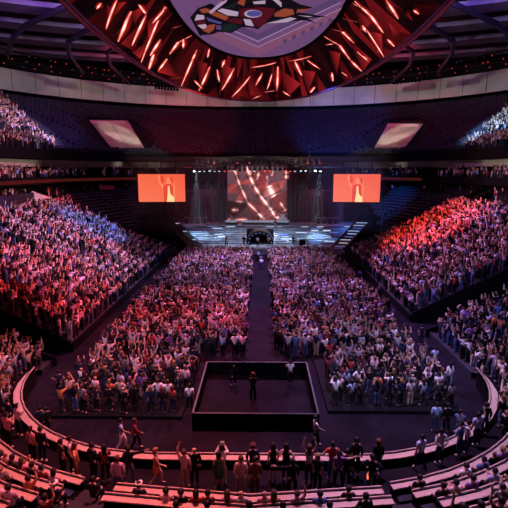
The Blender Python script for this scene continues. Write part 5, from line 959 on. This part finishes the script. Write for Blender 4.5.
for sg, nm in ((-1, 'left'), (1, 'right')):
    seat_rows(sg, nm+' upper tier', uY(66), 5, 18.5, .95, 27, upper, skip_upper)
    seat_rows(sg, nm+' lower stand', 3.0, 5, 0, .9, 24, lower, lambda d, u, k, i, x, y: inside_stage(x, y) or inside_stage(x*.97, y-.8) or y < 73.6 or i % 18 == 0 or y > 100 and d < 14)
sv = [(-.24, -.2, .42), (.24, -.2, .42), (.24, .24, .40), (-.24, .24, .40), (-.24, -.2, .34), (.24, -.2, .34), (.24, .24, .32), (-.24, .24, .32), (-.23, -.2, .40), (.23, -.2, .40), (.22, -.3, .86), (-.22, -.3, .86), (-.23, -.27, .40), (.23, -.27, .40), (.22, -.37, .86), (-.22, -.37, .86)]
sf = [(0, 1, 2, 3), (7, 6, 5, 4), (0, 4, 5, 1), (1, 5, 6, 2), (2, 6, 7, 3), (3, 7, 4, 0), (8, 9, 10, 11), (15, 14, 13, 12), (8, 12, 13, 9), (9, 13, 14, 10), (10, 14, 15, 11), (11, 15, 12, 8)]
def seat_mesh(name, vi, fi, extra=None):
    me = bpy.data.meshes.new(name); me.from_pydata(vi, [], fi); me.materials.append(M['seat']); return me
ms = seat_mesh('seat_pan', sv[:8], sf[:6]); mb_ = seat_mesh('backrest', sv[8:], [tuple(i-8 for i in f) for f in sf[6:]])
pb = MB(); pb.box((0, 0, .17), (.06, .2, .34)); pm = bpy.data.meshes.new('pedestal'); pm.from_pydata(pb.v, [], pb.f); pm.materials.append(M['dark'])
SEATS.sort(key=lambda s: px(s[:3])[2])
SR = {}
for s in sorted(SEATS, key=lambda s: (s[4], s[5], s[6])): SR[s[4:7]] = SR.setdefault(('n', s[4], s[5]), 0); SR[('n', s[4], s[5])] += 1
for j, (x, y, z, rz, nm, k, i) in enumerate(SEATS[:300]):
    t = bpy.data.objects.new('stadium_seat', None); COL.objects.link(t); t.location = (x, y, z); t.rotation_euler = (0, 0, rz); t.empty_display_size = .2
    tag(t, 'empty dark seat in the %s row of the %s, %s from the crowd' % (NUM[k], nm, ordw(SR[(nm, k, i)])), 'seat', 'empty seats in the '+nm)
    for n_, me in (('seat', ms), ('backrest', mb_), ('pedestal', pm)): c = bpy.data.objects.new(n_, me); COL.objects.link(c); c.parent = t
R_ = np.array(sv, np.float32); n = len(SEATS)-300; allv = np.empty((n, 16, 3), np.float32)
for j, (x, y, z, rz, *_r) in enumerate(SEATS[300:]):
    c, s = math.cos(rz), math.sin(rz); allv[j] = R_@np.array([[c, s, 0], [-s, c, 0], [0, 0, 1]], np.float32)+np.array([x, y, z], np.float32)
fa = (np.array(sf, np.int32)[None]+16*np.arange(n, dtype=np.int32)[:, None, None]).reshape(-1)
me = bpy.data.meshes.new('seating'); me.vertices.add(n*16); me.vertices.foreach_set('co', allv.ravel()); me.loops.add(len(fa)); me.loops.foreach_set('vertex_index', fa)
me.polygons.add(len(fa)//4); me.polygons.foreach_set('loop_start', np.arange(0, len(fa), 4, dtype=np.int32)); me.update(calc_edges=True); me.materials.append(M['seat'])
o = bpy.data.objects.new('seating', me); COL.objects.link(o); tag(o, 'rows of empty dark seats in the upper tier and behind the stage', 'seating', None, 'stuff')
print('seats', len(SEATS), 'individual people', len(chosen)+len(FG)+8)
